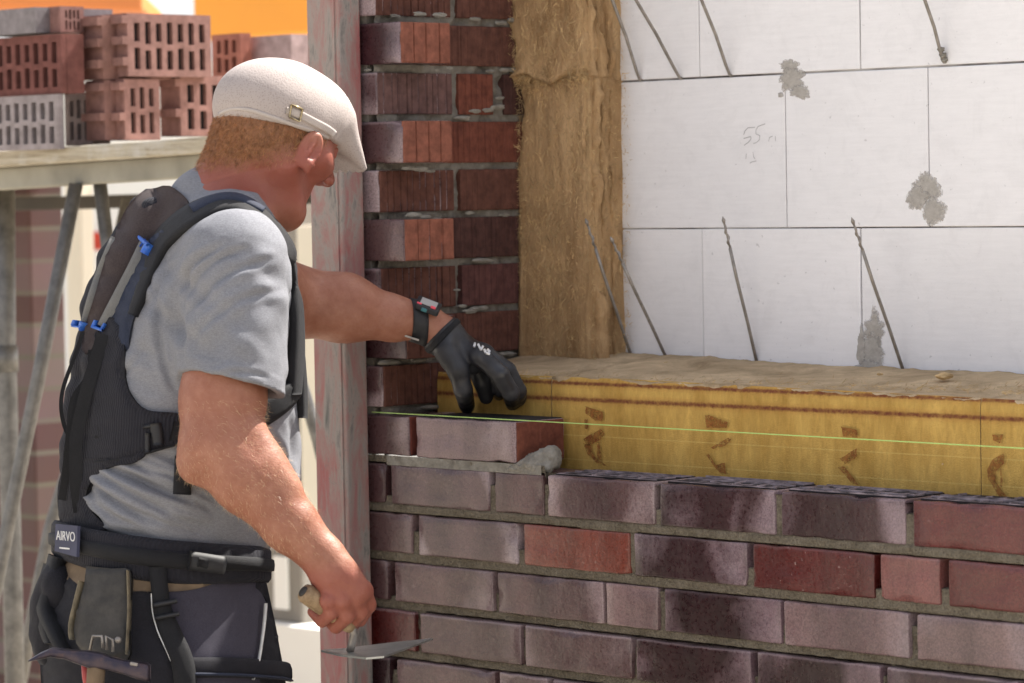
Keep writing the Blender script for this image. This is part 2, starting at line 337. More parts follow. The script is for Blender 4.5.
# front mortar: a real height field behind the brick faces
def height_sheet(name, us_, vs_, fn, pos, mat, parent, flip=False):
    U, V = np.meshgrid(us_, vs_, indexing='ij'); P = pos(U.ravel(), V.ravel(), fn(U.ravel(), V.ravel()))
    nu, nv = len(us_), len(vs_); i = np.arange(nu-1)[:, None]*nv+np.arange(nv-1)[None]
    F = np.stack([i, i+nv, i+nv+1, i+1], -1).reshape(-1, 4)
    if flip: F = F[:, ::-1]
    return mesh_obj(name, P, F, mat, parent, True)
def fmort(u, v):
    P = np.stack([u, v, u*0], 1)
    dep = .0012 + .0035*fbm(P, 30, 4, 5) + .0028*fbm(P, 130, 3, 6)
    low = np.clip((-v-.22)/.05, 0, 1); dep = dep + low*.007
    # head joints: deep in places
    inrow = (((-v) % BP) < .068)
    g = vnoise(np.stack([np.floor(u*8), np.floor(-v/BP)*3.1, u*0], 1), 1.7, 3)
    topgap = ((-v) % BP) < (.024+.045*g)
    dep = np.maximum(dep + np.where(inrow & topgap, .035, 0) + np.where(inrow, .002, 0), np.where(inrow, .0042, .0008))
    return dep
xs = np.concatenate([np.arange(-.45, 1.15, .003), np.arange(1.15, 2.5, .02)]); zs = np.concatenate([np.arange(-1.19, -.6, .01), np.arange(-.6, -.0695, .0024)])
top_z = lambda u, v: np.where(u > .05, np.minimum(v, -BP-.004), v)
height_sheet('mortar', xs, zs, fmort, lambda u, v, d: np.stack([u, d, np.where(u > .05, np.minimum(v, -.09), v)], 1), M['mortar'], wall)
mb = MB(); mb.box(-.45, 2.45, .03, .11, -1.19, -.09); mb.build('mortar_core', M['mortar'], wall)

# return wall going up at the left (its toothed end and raw ribbed inner side)
ret = MB(); raw = MB()
def ribbed(mb, x0, x1, y0, y1, z0, z1, colr, nrib, depth=.0018, amp=1.):
    """block whose +x side carries vertical combed ribs"""
    ys = []; xo = []
    n = nrib
    yy = np.sort(np.concatenate([np.linspace(y0, y1, n+1)+np.random.default_rng(int(abs(y0*1e4+z0*1e5))).uniform(-.003, .003, n+1)])); yy[0] = y0; yy[-1] = y1
    prof = []
    for a, b in zip(yy[:-1], yy[1:]):
        o = random.uniform(-1, 1)*depth*.6
        prof += [(a+.0008, x1-depth+o*.3), (a+.0022, x1+o), (b-.0022, x1+o), (b-.0008, x1-depth*1.4)]
    prof[0] = (y0, x1-.001); prof[-1] = (y1, x1-.001)
    poly = [(y0, x0)]+prof+[(y1, x0)]
    k = len(poly); V = []
    zz = [z0, z0+.002, (z0+z1)/2, z1-.002, z1]
    for q, z in enumerate(zz):
        ins = .0012 if q in (0, len(zz)-1) else 0
        V += [(x-ins if x > x0 else x, y, z) for y, x in poly]
    V = np.array(V); w = fbm(V, 60, 2, 4); V[:, 0] += np.where(V[:, 0] > x0+.01, w*.0006, 0)
    F = [(q*k+i, q*k+(i+1) % k, (q+1)*k+(i+1) % k, (q+1)*k+i) for q in range(len(zz)-1) for i in range(k)]
    F += [tuple(range(k))[::-1], tuple((len(zz)-1)*k+i for i in range(k))]
    mb.add(V, F); mb.c.setdefault('a', []).extend([colr]*len(V))
    for p_ in F[-2:]: pass
XE, XO, XB = -.3386, -.2745, -.454
row_pal = {8: PD, 6: PU, 4: PM, 2: PD, 0: PU}
clay_or = (.225, .088, .060); clay_br = (.112, .050, .038); clay_rd = (.150, .052, .036); clay_dk = (.070, .034, .030)
for k in range(0, 22):
    z0 = -.071+BP*k; z1 = z0+.0705
    z0 += random.uniform(-.001, .001)
    if k % 2 == 0:
        pal = row_pal.get(k, PU)
        if k > 0:
            brick_geo(ret, XB, XO-.0035, .0, .1145, z0, z1, pal[0], pal[1], (.45, random.random(), random.random()), rnd=.003)
            ribbed(raw, XO-.0060, XO, .002, .113, z0+.0005, z1-.0005, clay_or if k in (4, 6, 8) else clay_br, 4, .003)
        ribbed(raw, XB, XE, .127, .36, z0, z1, {8: clay_br, 6: clay_rd, 4: clay_dk, 2: clay_br}.get(k, clay_br), 19)
    else:
        brick_geo(ret, XB, XE-.002, .0, .178, z0, z1, PU[0], PU[1], (.5, random.random(), random.random()), uvax=1, rnd=.003)
        ribbed(raw, XE-.0045, XE, .003, .176, z0+.0005, z1-.0005, clay_br if k != 7 else (.13, .075, .07), 11, .0022)
        if k != 1:
            if k == 7:
                ribbed(raw, XB, XE, .192, .275, z0, z1, clay_rd, 6); ribbed(raw, XB, XE, .302, .36, z0, z1, clay_dk, 4)
            else: ribbed(raw, XB, XE, .192, .36, z0, z1, {3: (.10,.045,.042), 5: clay_br}.get(k, clay_br), 12, .0016)
finish_bricks(ret, 'brickwork', M['brick'], wall)
raw.build('raw_clay_side', M['clay'], wall, attrs={'col_a': ('POINT', raw.c['a'])})
def rmort(u, v):   # u = y, v = z, returns inset from XE
    P = np.stack([u, v, u*0], 1)
    return np.maximum(.008 + .014*fbm(P, 30, 4, 15) + .002*fbm(P, 150, 2, 16), .0045)
ys = np.arange(.004, .362, .003); zs = np.arange(-.07, 1.75, .0025)
height_sheet('mortar', ys, zs, rmort, lambda u, v, d: np.stack([XE-d, u, v], 1), M['mortar_wet'], wall)
mb = MB(); mb.box(XB+.004, XE-.03, .006, .36, -.07, 1.74); mb.build('mortar_core', M['mortar_wet'], wall)
# squeezed-out mortar lumps
def lumps(specs, name, mat, parent, seed=3, rough=.55, fr=1.7):
    mb = MB()
    for (p, r) in specs:
        bm = bmesh.new(); bmesh.ops.create_icosphere(bm, subdivisions=3, radius=1)
        V = np.array([v.co[:] for v in bm.verts]); F = [[v.index for v in f.verts] for f in bm.faces]; bm.free()
        V = V*(1+rough*fbm(V+np.array(p)*13, fr, 4, seed))[:, None]; V = V*np.array(r)+np.array(p); mb.add(V, F)
    return mb.build(name, mat, parent, rough < .5)
sp = []
for (x, y, r) in [(408,168,5),(420,169,6),(430,171,4),(414,215,6),(425,217,5),(437,219,3.5),(505,215,4),(470,213,4),(368,70,3),(437,70,2.5),(450,68,3),(475,111,5),(488,110,5),(498,107,6),(500,98,4),(505,70,5),(490,71,4),(515,70,6),(515,20,6),(500,23,5),(420,14,5),(440,15,6),(475,19,5),(395,16,4),(470,311,6),(482,308,5),(462,306,4),(457,290,3),(410,355,4),(425,352,3)]:
    p = hit(x, y, 0, XE+.002 if x > 456 else (XO-.02 if x > 395 else XE)); s = r/600
    sp.append((p, (s*.6, s*1.7, s*.55)))
lumps([(q, (r[0]*.55, r[1], r[2]*.8)) for q, r in sp], 'mortar_lump', M['mortar_dry'], wall)
sp = []
for i in range(9):   # dribbles along the bed joints of the return
    k = random.randint(1, 10); y = random.uniform(.19, .35) if random.random() < .6 else random.uniform(.01, .12)
    z = -.071+BP*k-.0065; sp.append(((XE+.001, y, z), (.006, random.uniform(.01, .035), .0045)))
lumps(sp, 'mortar_lump', M['mortar_dry'], wall)

# the brick being set
bk = empty('loose_brick', (-.14, .05, -.071), 'grey-purple glazed brick being set under the gloved hand, its red-brown end showing', 'brick')
b1 = MB(); brick_geo(b1, -.2582, -.0181, 0, .1145, -.0695, -.001, (.29,.225,.225), (.43,.375,.37), (.55, .3, .2), rnd=.003); finish_bricks(b1, 'glazed_face', M['brick'], bk)
b2 = MB(); ribbed(b2, -.0195, -.0165, .003, .112, -.0685, -.002, (.15, .052, .035), 2, .0008); 
b2.build('raw_end', M['clay'], bk, attrs={'col_a': ('POINT', b2.c['a'])})
b3 = MB(); b3.box(-.255, -.021, .003, .112, -.004, .0002)
b3.build('raw_top', M['hole'], bk)  # top plate in the same painted hole shade
# sheet of joint face on corner brick's end next to it
b4 = MB(); ribbed(b4, -.2775, -.2745, .003, .112, -.0685, -.002, (.15, .045, .035), 2, .0006); b4.build('raw_clay_side', M['clay'], wall, attrs={'col_a': ('POINT', b4.c['a'])})
# fresh mortar bed + lump at its end
mo = empty('mortar_bed', (-.12, .03, -.083), 'fresh mortar squeezed out under the loose brick, with a lump at its right end', 'mortar')
xs = np.arange(-.33, .045, .0025); 
def bedfn(u, v): return -.0015 - .003*np.clip(fbm(np.stack([u, v, u*0], 1), 40, 3, 23), -1, 1)
height_sheet('bed', xs, np.arange(-.0855, -.0685, .0016), bedfn, lambda u, v, d: np.stack([u, d, v], 1), M['mortar_dry'], mo)

# ------------------------------------------------------------------ white block wall behind the cavity
YW = .42
wb = empty('white_block_wall', (.8, YW, -1.2), 'inner wall of large smooth white calcium silicate blocks behind the cavity', 'block wall')
def X(px, py): return hit(px, py, 1, YW)[0]
def Z(px, py): return hit(px, py, 1, YW)[2]
zt = (Z(621.6, 82)+Z(785.7, 76.7)+Z(1024, 59.3))/3; zm = (Z(620.7, 230)+Z(1024, 225.5))/2; H = zt-zm
blk = MB()
def block(x0, x1, z0, z1, t=0, g=.0011):
    dy = random.uniform(-.0012, .0012); n = blk.box(x0+g, x1-g, YW+dy, YW+.175, z0+g, z1-g)
    tint = random.uniform(.97, 1.03)-t; blk.c.setdefault('a', []).extend([(.86*tint, .85*tint, .86*tint)]*8)
xl = -.22
mid = [xl, X(785.7, 150), X(928.5, 150), X(928.5,150)+.37, X(928.5,150)+.74, 2.6]
top = [xl, X(699, 40), X(859.5, 40), X(859.5,40)+.37, X(859.5,40)+.74, 2.6]
bot = [xl, X(703, 300), X(861, 300), X(861,300)+.37, X(861,300)+.74, 2.6]
g2 = .0016
for r in range(-6, 3):
    edges = {0: mid, 1: top, -1: bot}.get(r, mid if r % 2 == 0 else bot)
    for a, b in zip(edges[:-1], edges[1:]):
        if b-a > .02: block(a, b, zm+r*H+(.0012 if r == 1 else 0), zm+(r+1)*H, 0)
o = blk.build('block_face', M['block'], wb, attrs={'col_a': ('POINT', blk.c['a'])}); bevel(o, .0012, 1)
mb = MB(); mb.box(xl+.01, 2.58, YW+.004, YW+.17, -1.2, zm+3*H-.01); mb.build('joint', M['joint'], wb)
# mortar smears: thin irregular crusts
def blob(cx, cy, rx, ry, seed, name, mat, parent, th=.0007, plane=YW):
    n = 48; out = []
    for i in range(n):
        a = 2*math.pi*i/n; r = 1+.25*vnoise(np.array([[math.cos(a)*1.6+seed, math.sin(a)*1.6, seed]]), 1.6, seed)[0]+.18*vnoise(np.array([[math.cos(a)*5, math.sin(a)*5, seed]]), 1.5, seed)[0]
        out.append((cx+rx*r*math.cos(a), cy+ry*r*math.sin(a)))
    V = [tuple(hit(cx, cy, 1, plane)-np.array([0, th, 0]))]
    for s, d in ((.55, th), (.9, th*.8), (1., -.0005)):
        V += [tuple(hit(cx+(x-cx)*s, cy+(y-cy)*s, 1, plane)-np.array([0, d, 0])) for x, y in out]
    F = [(0, 1+(i+1) % n, 1+i) for i in range(n)]+[(1+r*n+i, 1+r*n+(i+1) % n, 1+(r+1)*n+(i+1) % n, 1+(r+1)*n+i) for r in range(2) for i in range(n)]
    return mesh_obj(name, V, F, mat, parent, True)
def blobs(lst, name):
    allv = MB(); fa = []
    for q, (cx, cy, rx, ry, s) in enumerate(lst):
        o = blob(cx, cy, rx*1.0, ry*1.02, s, 'tmp', M['smear'], None, .0006+q*.0003); V = [v.co[:] for v in o.data.vertices]; F = [p.vertices[:] for p in o.data.polygons]; allv.add(V, F); bpy.data.objects.remove(o)
        fa += [(1, 1, 1)]+[(.75,)*3]*48+[(.25,)*3]*48+[(0, 0, 0)]*48
    allv.build(name, M['smear'], wb, True, attrs={'fade': ('POINT', fa)})
blobs([(790, 66, 12, 7, 2), (792, 79, 14, 13, 3), (800, 92, 11, 8, 5), (781, 95, 3, 3, 6)], 'mortar_smear')
blobs([(927, 188, 16, 16, 8), (933, 211, 13, 16, 9), (918, 198, 12, 12, 4)], 'mortar_smear')
blobs([(874, 332, 10, 24, 22), (871, 352, 14, 20, 33), (861, 350, 6, 26, 24), (870,368,15,9,8)], 'mortar_smear')
# thin wall edge crumbs and pencilled numbers
pen = MB()
def stroke(pts, w=.9):
    P = [hit(x, y, 1, YW-.0006) for x, y in pts]
    for a, b in zip(P[:-1], P[1:]):
        d = b-a; d = d/np.linalg.norm(d); nn = np.array([-d[2], 0, d[0]])*w*.5/640
        pen.add([a-nn, a+nn, b+nn, b-nn], [(0, 1, 2, 3)])
f = 70/797
S = lambda L, w=.9: stroke([(730+x*f, 115+y*f) for x, y in L], w)
S([(285,140),(205,145),(170,180),(155,225)]); S([(155,268),(235,245),(240,270),(210,310),(160,345)]); S([(400,100),(320,130),(295,170),(295,215)]); S([(295,215),(340,235),(335,280),(300,315),(265,325)])
S([(440,300),(450,255),(485,240)]); S([(515,240),(518,298)]); S([(185,440),(180,500)]); S([(260,420),(270,480),(285,500)], .7); S([(225,548),(250,535),(300,522)])
pen.build('pencil_mark', M['pencil'], wb)

# ------------------------------------------------------------------ insulation
def wool_block(name, x0, x1, y0, y1, z0, z1, mat, parent, res, amp, seed, sc=14, edge=2.2, squash=(1,1,1), zfun=None):
    nx, ny, nz = [max(2, int(round(d/res))) for d in (x1-x0, y1-y0, z1-z0)]
    bm_v = {}; V = []; F = []
    def vid(i, j, k):
        if (i,j,k) not in bm_v: bm_v[(i,j,k)] = len(V); V.append((i/nx, j/ny, k/nz))
        return bm_v[(i,j,k)]
    for i in range(nx):
        for k in range(nz):
            F.append((vid(i,0,k), vid(i+1,0,k), vid(i+1,0,k+1), vid(i,0,k+1))); F.append((vid(i,ny,k), vid(i,ny,k+1), vid(i+1,ny,k+1), vid(i+1,ny,k)))
    for i in range(nx):
        for j in range(ny):
            F.append((vid(i,j,0), vid(i,j+1,0), vid(i+1,j+1,0), vid(i+1,j,0))); F.append((vid(i,j,nz), vid(i+1,j,nz), vid(i+1,j+1,nz), vid(i,j+1,nz)))
    for j in range(ny):
        for k in range(nz):
            F.append((vid(0,j,k), vid(0,j,k+1), vid(0,j+1,k+1), vid(0,j+1,k))); F.append((vid(nx,j,k), vid(nx,j+1,k), vid(nx,j+1,k+1), vid(nx,j,k+1)))
    V = np.array(V); q = np.abs(V*2-1); e = np.sort(q, 1)[:, 1]   # near an edge when two coords near 1
    P = np.array([x0, y0, z0])+V*np.array([x1-x0, y1-y0, z1-z0])
    d = np.stack([fbm(P*np.array(squash), sc, 4, seed+s, .6) for s in (0, 40, 80)], 1)
    w = amp*(1+edge*np.clip((e-.86)/.14, 0, 1))
    P = P+d*w[:, None]
    if zfun is not None: P[:, 2] += zfun(P)*V[:, 2]
    return mesh_obj(name, P, F, mat, parent, True)
wl1 = empty('insulation_slab', (-.24, .38, .5), 'lower brown mineral wool slab between the ribbed brick return and the white blocks', 'insulation', 'upright insulation slabs')
wl2 = empty('insulation_slab', (-.24, .38, 1.1), 'upper ragged brown mineral wool slab resting on the lower upright slab', 'insulation', 'upright insulation slabs')
zs_ = hit(560, 78, 1, .335)[2]
wool_block('wool', -.338, -.166, .335, .56, .045, zs_+.004, M['wool'], wl1, .006, .0085, 3, 12, 1.6, (1.3,1,.4))
wool_block('wool', -.345, -.166, .325, .56, zs_-.002, 1.12, M['wool'], wl2, .006, .013, 21, 16, 1.4, (1,1,.9))
def curl(parent, x, y, z0, z1, w, seed, mat):
    # a torn layer of wool standing off the slab's right edge
    zz = np.arange(z0, z1, .004); uu = np.linspace(0, 1, 9); V = []
    for z in zz:
        k = fbm(np.array([[seed, z*7, 0]]), 1, 3, seed)[0]; k2 = fbm(np.array([[seed+5, z*28, 0]]), 1, 3, seed)[0]; ww = w*(.75+.6*k+.35*k2)
        for u in uu:
            a = u*(1.5+k); V.append((x+ww*math.sin(a)*.8+.004*k2, y-ww*u*.15+ww*(1-math.cos(a))*.7, z+.004*k2*u))
    V = np.array(V); V += np.stack([fbm(V, 90, 3, seed+i) for i in range(3)], 1)*.0035
    n = len(uu); F = [(i*n+j, i*n+j+1, (i+1)*n+j+1, (i+1)*n+j) for i in range(len(zz)-1) for j in range(n-1)]
    B2 = V+np.array([-.003, .004, 0]); m_ = len(V); F2 = [tuple(m_+q for q in f[::-1]) for f in F]
    return mesh_obj('torn_layer', np.concatenate([V, B2]), F+F2, mat, parent, True)
for i_, (x_, y_, w_) in enumerate(((-.178, .331, .020), (-.170, .345, .022), (-.167, .365, .020), (-.166, .388, .018))): curl(wl1, x_, y_, .07, zs_, w_, 5+i_*3, M['wool']); curl(wl2, x_, y_-.008, zs_, 1.1, w_*1.1, 31+i_*3, M['wool'])
# ragged tufts along the torn edges
def tufts(n, fn, parent, seed, L=.02, col_='wool'):
    r = np.random.default_rng(seed); mb = MB()
    for i in range(n):
        p, d = fn(r); d = d+r.normal(0, .55, 3); d /= np.linalg.norm(d); a = r.normal(0, 1, 3); s = np.cross(d, a); s /= np.linalg.norm(s)
        l = L*r.uniform(.3, 1.1); w = r.uniform(.0002, .0007); b = d*l*.5+r.normal(0, l*.12, 3)
        mb.add([p-s*w, p+s*w, p+b+s*w*.7, p+b-s*w*.7, p+d*l], [(0,1,2,3), (3,2,4)])
    mb.build('fibre_tuft', M['fibre'], parent)
tufts(5000, lambda r: (np.array([r.uniform(-.335, -.156), .333+r.normal(0, .003), r.uniform(.05, zs_)]), np.array([.1, -.25, r.choice([-1, 1])])), wl1, 11, .016)
tufts(3000, lambda r: (np.array([r.uniform(-.34, -.158), .322+r.normal(0, .004), r.uniform(zs_, 1.0)]), np.array([.1, -.5, r.choice([-1, 1])])), wl2, 12, .018)
tufts(1500, lambda r: (np.array([-.160+r.normal(0, .007), r.uniform(.33, .43), r.uniform(.06, zs_)]), np.array([.7, -.5, .2])), wl1, 1, .015)
tufts(1300, lambda r: (np.array([-.162+r.normal(0, .008), r.uniform(.32, .43), r.uniform(zs_, 1.2)]), np.array([.7, -.5, -.2])), wl2, 2, .018)
tufts(900, lambda r: (np.array([r.uniform(-.34, -.155), .33+r.normal(0, .004), zs_+r.normal(0, .008)]), np.array([.1, -.8, .3])), wl2, 3, .016)
tufts(500, lambda r: (np.array([-.337+r.normal(0, .004), .328, r.uniform(zs_, 1.2)]), np.array([-.4, -.8, 0])), wl2, 4, .016)
tufts(500, lambda r: (np.array([-.335+r.normal(0, .003), .333, r.uniform(.06, zs_)]), np.array([-.3, -.8, 0])), wl1, 5, .010)
# lying batts between leaf and blocks
xa = hit(552, 378, 1, .127)[0]; xb = hit(981, 400, 1, .127)[0]
labels = ['yellow faced mineral wool batt at the left end of the ledge behind the gloved hand', 'long yellow faced mineral wool batt lying along the middle of the ledge', 'yellow faced mineral wool batt at the far right end of the ledge']
slope = lambda P: -.009*np.clip((P[:, 0]-.1)/.9, 0, 1.6)+(.017+.012*np.clip((.2-P[:, 0])/.5, 0, 1))*np.clip((P[:, 1]-.15)/.26, 0, 1)
batts = []
for i, (a, b) in enumerate(((-.337, xa-.0005), (xa+.0005, xb-.0004), (xb+.0004, 2.3))):
    e = empty('insulation_batt', ((a+b)/2, .27, -.26), labels[i], 'insulation', 'batts lying in the cavity'); batts.append(e)
    w = wool_block('wool', a, b, .1285, .4175, -.26, .0655, M['wool_top'], e, .008, .0042, 50+i*3, 26, .3, (1,1,1), slope)
    # the fleece facing: a thin sheet just in front of the wool
    xs = np.linspace(a+.0002, b-.0002, max(8, int((b-a)/.008))); zs = np.linspace(-.25, .0665, 36)
    def ff(u, v): return .1262+.0014*fbm(np.stack([u, v, u*0], 1), 9, 3, 60+i)-.0010*np.clip((v-.055)/.01, 0, 1)*-4
    height_sheet('fleece_facing', xs, zs, ff, lambda u, v, d: np.stack([u, d-.001, v-.009*np.clip((u-.1)/.9, 0, 1.6)*np.clip((v+.25)/.3, 0, 1)], 1), M['fleece'], e)
    tufts(1400, lambda r: (np.array([r.uniform(a+.01, min(b, 1.2)), r.uniform(.128, .41), 0])*1.0+np.array([0, 0, .066]), np.array([1., .3, .15])), e, 80+i, .014)
# printed marks on the fleece
def print_mark(polys, parent):
    for P in polys:
        mb = MB(); n = len(P); q = []; cx, cy = np.mean(P, 0)
        P = [(cx+(x-cx)*1.15, cy+(y-cy)*1.12) for x, y in P]
        for i in range(n):
            (x0, y0), (x1, y1) = P[i], P[(i+1) % n]
            for t in (0, .33, .66): q.append((x0+(x1-x0)*t+random.uniform(-.5, .5), y0+(y1-y0)*t+random.uniform(-.5, .5)))
        V = [hit(x, y, 1, .1205) for x, y in q]
        tri = geometry.tessellate_polygon([[Vector((x, y, 0)) for x, y in q]])
        mb.add(V, [tuple(t) for t in tri]); mb.build('printed_mark', M['print'], parent)
s1 = 170/1024
T1 = lambda L: [(570+x*s1, 395+y*s1) for x, y in L]
print_mark([T1([(100,70),(192,105),(190,150),(150,150),(100,110)]), T1([(88,150),(105,150),(108,205),(92,200)]), T1([(90,265),(180,210),(202,240),(170,275),(110,300)]), T1([(90,300),(125,300),(150,370),(210,420),(160,405),(110,360)]), T1([(160,290),(178,290),(190,400),(170,380)])], batts[1])
print_mark([T1([(820,125),(840,125),(940,165),(935,195),(830,195)]), T1([(855,315),(950,262),(965,270),(935,305),(870,322)]), T1([(825,365),(845,365),(880,420),(925,410),(930,470),(895,460)])], batts[1])
s2 = 204/1024
T2 = lambda L: [(820+x*s2, 410+y*s2) for x, y in L]
print_mark([T2([(110,85),(180,100),(185,135),(120,130)]), T2([(105,245),(180,198),(182,235),(130,268)]), T2([(95,290),(125,288),(190,375),(160,365)])], batts[1])
print_mark([T2([(868,125),(915,125),(905,165),(870,150)]), T2([(845,300),(870,255),(918,228),(920,275),(885,310),(880,350),(938,432),(900,425),(850,345)]), T2([(905,300),(912,300),(915,380),(905,380)])], batts[2])
# little crumbs of wool on the ledge
for x, y, r in [(664, 364, 6), (716, 366, 3), (944, 376, 8), (560, 362, 4), (880, 374, 3)]: lumps([(hit(x, y, 2, .078), (r/600, r/600, r*.4/600))], 'wool_crumb', M['fibre'], batts[1], 8)

# ------------------------------------------------------------------ wall ties
tie_specs = [((610, -6), (641, 80), 'uppermost left wall tie reaching the first joint beside the mineral wool'), ((630, -10), (681, 78), 'second upper wall tie from the mineral wool, bent to the left'),
 ((699, -6), (731, 75), 'third upper wall tie, ending at the joint left of the top mortar smear'), ((922, -8), (945, 62), 'upper wall tie near the right edge with mortar on its foot'),
 ((586, 220), (633, 362), 'pale lower wall tie crossing in front of the mineral wool'), ((611, 238), (668, 362), 'darker lower wall tie just right of the mineral wool edge'),
 ((723, 218), (758, 368), 'lower wall tie with pointed twisted tip left of the bottom smear'), ((852, 219), (905, 376), 'lower wall tie with a long twisted tip right of the bottom mortar smear')]
for (tp, bs, lab) in tie_specs:
    B = hit(bs[0], bs[1], 1, YW+.0)
    # tip: same wall x as the foot, so solve its distance from the wall
    lo, hi = -.6, .419
    for _ in range(50):
        md = (lo+hi)/2
        if hit(tp[0], tp[1], 1, md)[0] > B[0]: lo = md
        else: hi = md
    T = hit(tp[0], tp[1], 1, (lo+hi)/2)
    low = bs[1] > 200
    root = empty('wall_tie', B, lab, 'wall tie', 'stainless wall ties')
    mb = MB(); d = T-B; L = np.linalg.norm(d); dn = d/L
    Bi = B+np.array([0, .03, -.0])
    if low: Bi = B-dn*.03; 
    if low:
        mb.tube([Bi, B+d*.30+RT*.0005, B+d*.6-RT*.0007, B+d*.80], .0028, 8)
        o1 = mb.build('rod', M['steel'], root, True)
        mb = MB(); n = 60; pts = []; s = np.cross(dn, FW); s /= np.linalg.norm(s); w = np.cross(dn, s)
        for i in range(n+1):
            t = .795+.165*i/n; a = t*90; am = .0021*math.sin(math.pi*min(1, (i+4)/(n+4))); pts.append(B+d*t+am*(math.cos(a)*s+math.sin(a)*w))
        mb.tube(pts, .0019, 7); mb.tube([B+d*.80, B+d*.96], .0017, 6); mb.build('twisted_tip', M['steel'], root, True)
        mb = MB(); mb.tube([B+d*.955, B+d*.985, B+d*1.01], [.0012, .0034, .0005], 8); mb.build('point', M['steel'], root, True)
    else:
        mb.tube([Bi, B+np.array([0, -.003, 0]), B+dn*.02+np.array([0, -.003, 0]), B+d*.5+RT*.001, B+d*1.0, B+d*1.35], .0028, 8)
        o1 = mb.build('rod', M['steel'], root, True)
        if bs[0] == 945:
            sp_ = [(B+dn*t_, (.006, .006, .005)) for t_ in (.004, .012, .022)]
            lumps(sp_, 'mortar_lump', M['mortar_dry'], root, 4)

# ------------------------------------------------------------------ profile post and string
pt = empty('profile_post', (-.41, -.03, -1.2), 'upright square steel profile post with worn red and grey paint at the brick corner', 'post')
mb = MB(); mb.box(-.4535, -.3705, -.056, -.006, -1.2, 1.7); o = mb.build('tube', M['post'], pt); bevel(o, .004, 2); 
mb = MB(); mb.box(-.3845, -.3795, -.0585, -.0555, -1.2, 1.7); mb.build('edge_rail', M['post'], pt)
st = MB(); a = hit(372, 412, 1, -.006); b = np.array([2.4, -.006, .0005]); st.tube([a, a*.5+b*.5+np.array([0,0,-.0012]), b], .0009, 6)
tag(st.build('mason_line', M['string'], None, True), 'thin taut lime green string line running along the top course from the post', 'string line')
mb = MB(); mb.tube([hit(341, 649, 1, -.0585), hit(372, 662, 0, -.3695)], .0008, 5)
# ------------------------------------------------------------------ ground, far things
mb = MB(); n0 = 60
me_v = [(x, y, -1.2) for x in np.linspace(-120, 120, n0+1) for y in np.linspace(-120, 120, n0+1)]
o = mesh_obj('ground', me_v, [(i*(n0+1)+j, (i+1)*(n0+1)+j, (i+1)*(n0+1)+j+1, i*(n0+1)+j+1) for i in range(n0) for j in range(n0)], M['ground']); tag(o, kind='structure')

def rect_thing(name, label, cat, px0, px1, py0, py1, t, mat, th=.15, part='panel', group=None, zbot=None):
    yc = at((px0+px1)/2, (py0+py1)/2, t)[1]
    x0, x1 = hit(px0, (py0+py1)/2, 1, yc)[0], hit(px1, (py0+py1)/2, 1, yc)[0]
    z1, z0 = hit((px0+px1)/2, py0, 1, yc)[2], hit((px0+px1)/2, py1, 1, yc)[2]
    if zbot is not None: z0 = zbot
    e = empty(name, ((x0+x1)/2, yc, z0), label, cat, group)
    mb = MB(); mb.box(x0, x1, yc, yc+th, z0, z1); o = mb.build(part, mat, e); bevel(o, .006, 1)
    return e, (x0, x1, yc, z0, z1)

# far brick garden wall, cream door leaf and white building
e, _ = rect_thing('far_brick_wall', 'blurred brown brick wall in the left distance behind the scaffold tubes', 'brick wall', -60, 32, 120, 560, 8.8, M['farbrick'], .11, 'brickwork', zbot=-1.2)
e, _ = rect_thing('cream_screen', 'tall cream panel standing beside the far brick wall', 'screen', 68, 84, 175, 560, 9.6, M['cream'], .05, zbot=-1.2)
e, (x0, x1, yc, z0, z1) = rect_thing('white_building', 'bright white rendered building wall in the far background', 'building', -150, 520, 60, 600, 13.5, M['white'], .3, 'wall', zbot=-1.2)
for (a, b, c, d) in ((92, 99, 232, 250), ):
    p0 = hit(a, c, 1, yc-.03); p1 = hit(b, d, 1, yc-.03); mb = MB(); mb.box(p0[0], p1[0], yc-.06, yc-.005, p1[2], p0[2]); mb.build('sign_box', M['redp'], e)
e, _ = rect_thing('cream_door_frame', 'pale cream upright frame seen between the man and the profile post', 'door frame', 299, 319, 225, 590, 10, M['cream'], .08, zbot=-1.2)
e, _ = rect_thing('timber_prop', 'brown timber prop in the shade under the mans chin', 'post', 288, 300, 150, 600, 11.2, M['grey'], .10, zbot=-1.2)
e, (x0, x1, yc, z0, z1) = rect_thing('site_cabinet', 'low grey framed cabinet with pale door behind the mans belt', 'cabinet', 262, 302, 548, 622, 9.5, M['grey'], .30, 'frame')
p0 = hit(273, 556, 1, yc-.012); p1 = hit(287, 610, 1, yc-.012); mb = MB(); mb.box(p0[0], p1[0], yc-.012, yc-.002, p1[2], p0[2]); mb.build('door', M['white'], e)
mb = MB(); mb.box(x0-.3, x1+.5, yc-.05, yc+.6, -1.2, z0+.001); o = mb.build('concrete_slab', M['white']); tag(o, 'white concrete slab carrying the grey cabinet', 'concrete slab')
e, _ = rect_thing('orange_container', 'orange container side high behind the cap and brick stack', 'container', 192, 420, -90, 33, 9.8, M['orange'], .5, 'side_panel')
def ob(px0, px1, py0, py1, t):
    A_ = at(px0, py0, t); B_ = at(px1, py0+4, t+.1); h = (py1-py0)/FPX*t
    mb = MB(); V = []
    for p in (A_, B_):
        for dy in (0, .5):
            for dz in (0, -h): V.append(p+FW*dy+np.array([0, 0, dz]))
    mb.add(V, [(0,1,3,2), (4,6,7,5), (0,4,5,1), (2,3,7,6), (0,2,6,4), (1,5,7,3)])
    return mb
o = ob(-30, 142, -12, 7, 8.6).build('orange_board', M['orange2']); tag(o, 'blurred orange brown board above the top left brick stack', 'board')
bevel(o, .01, 2)

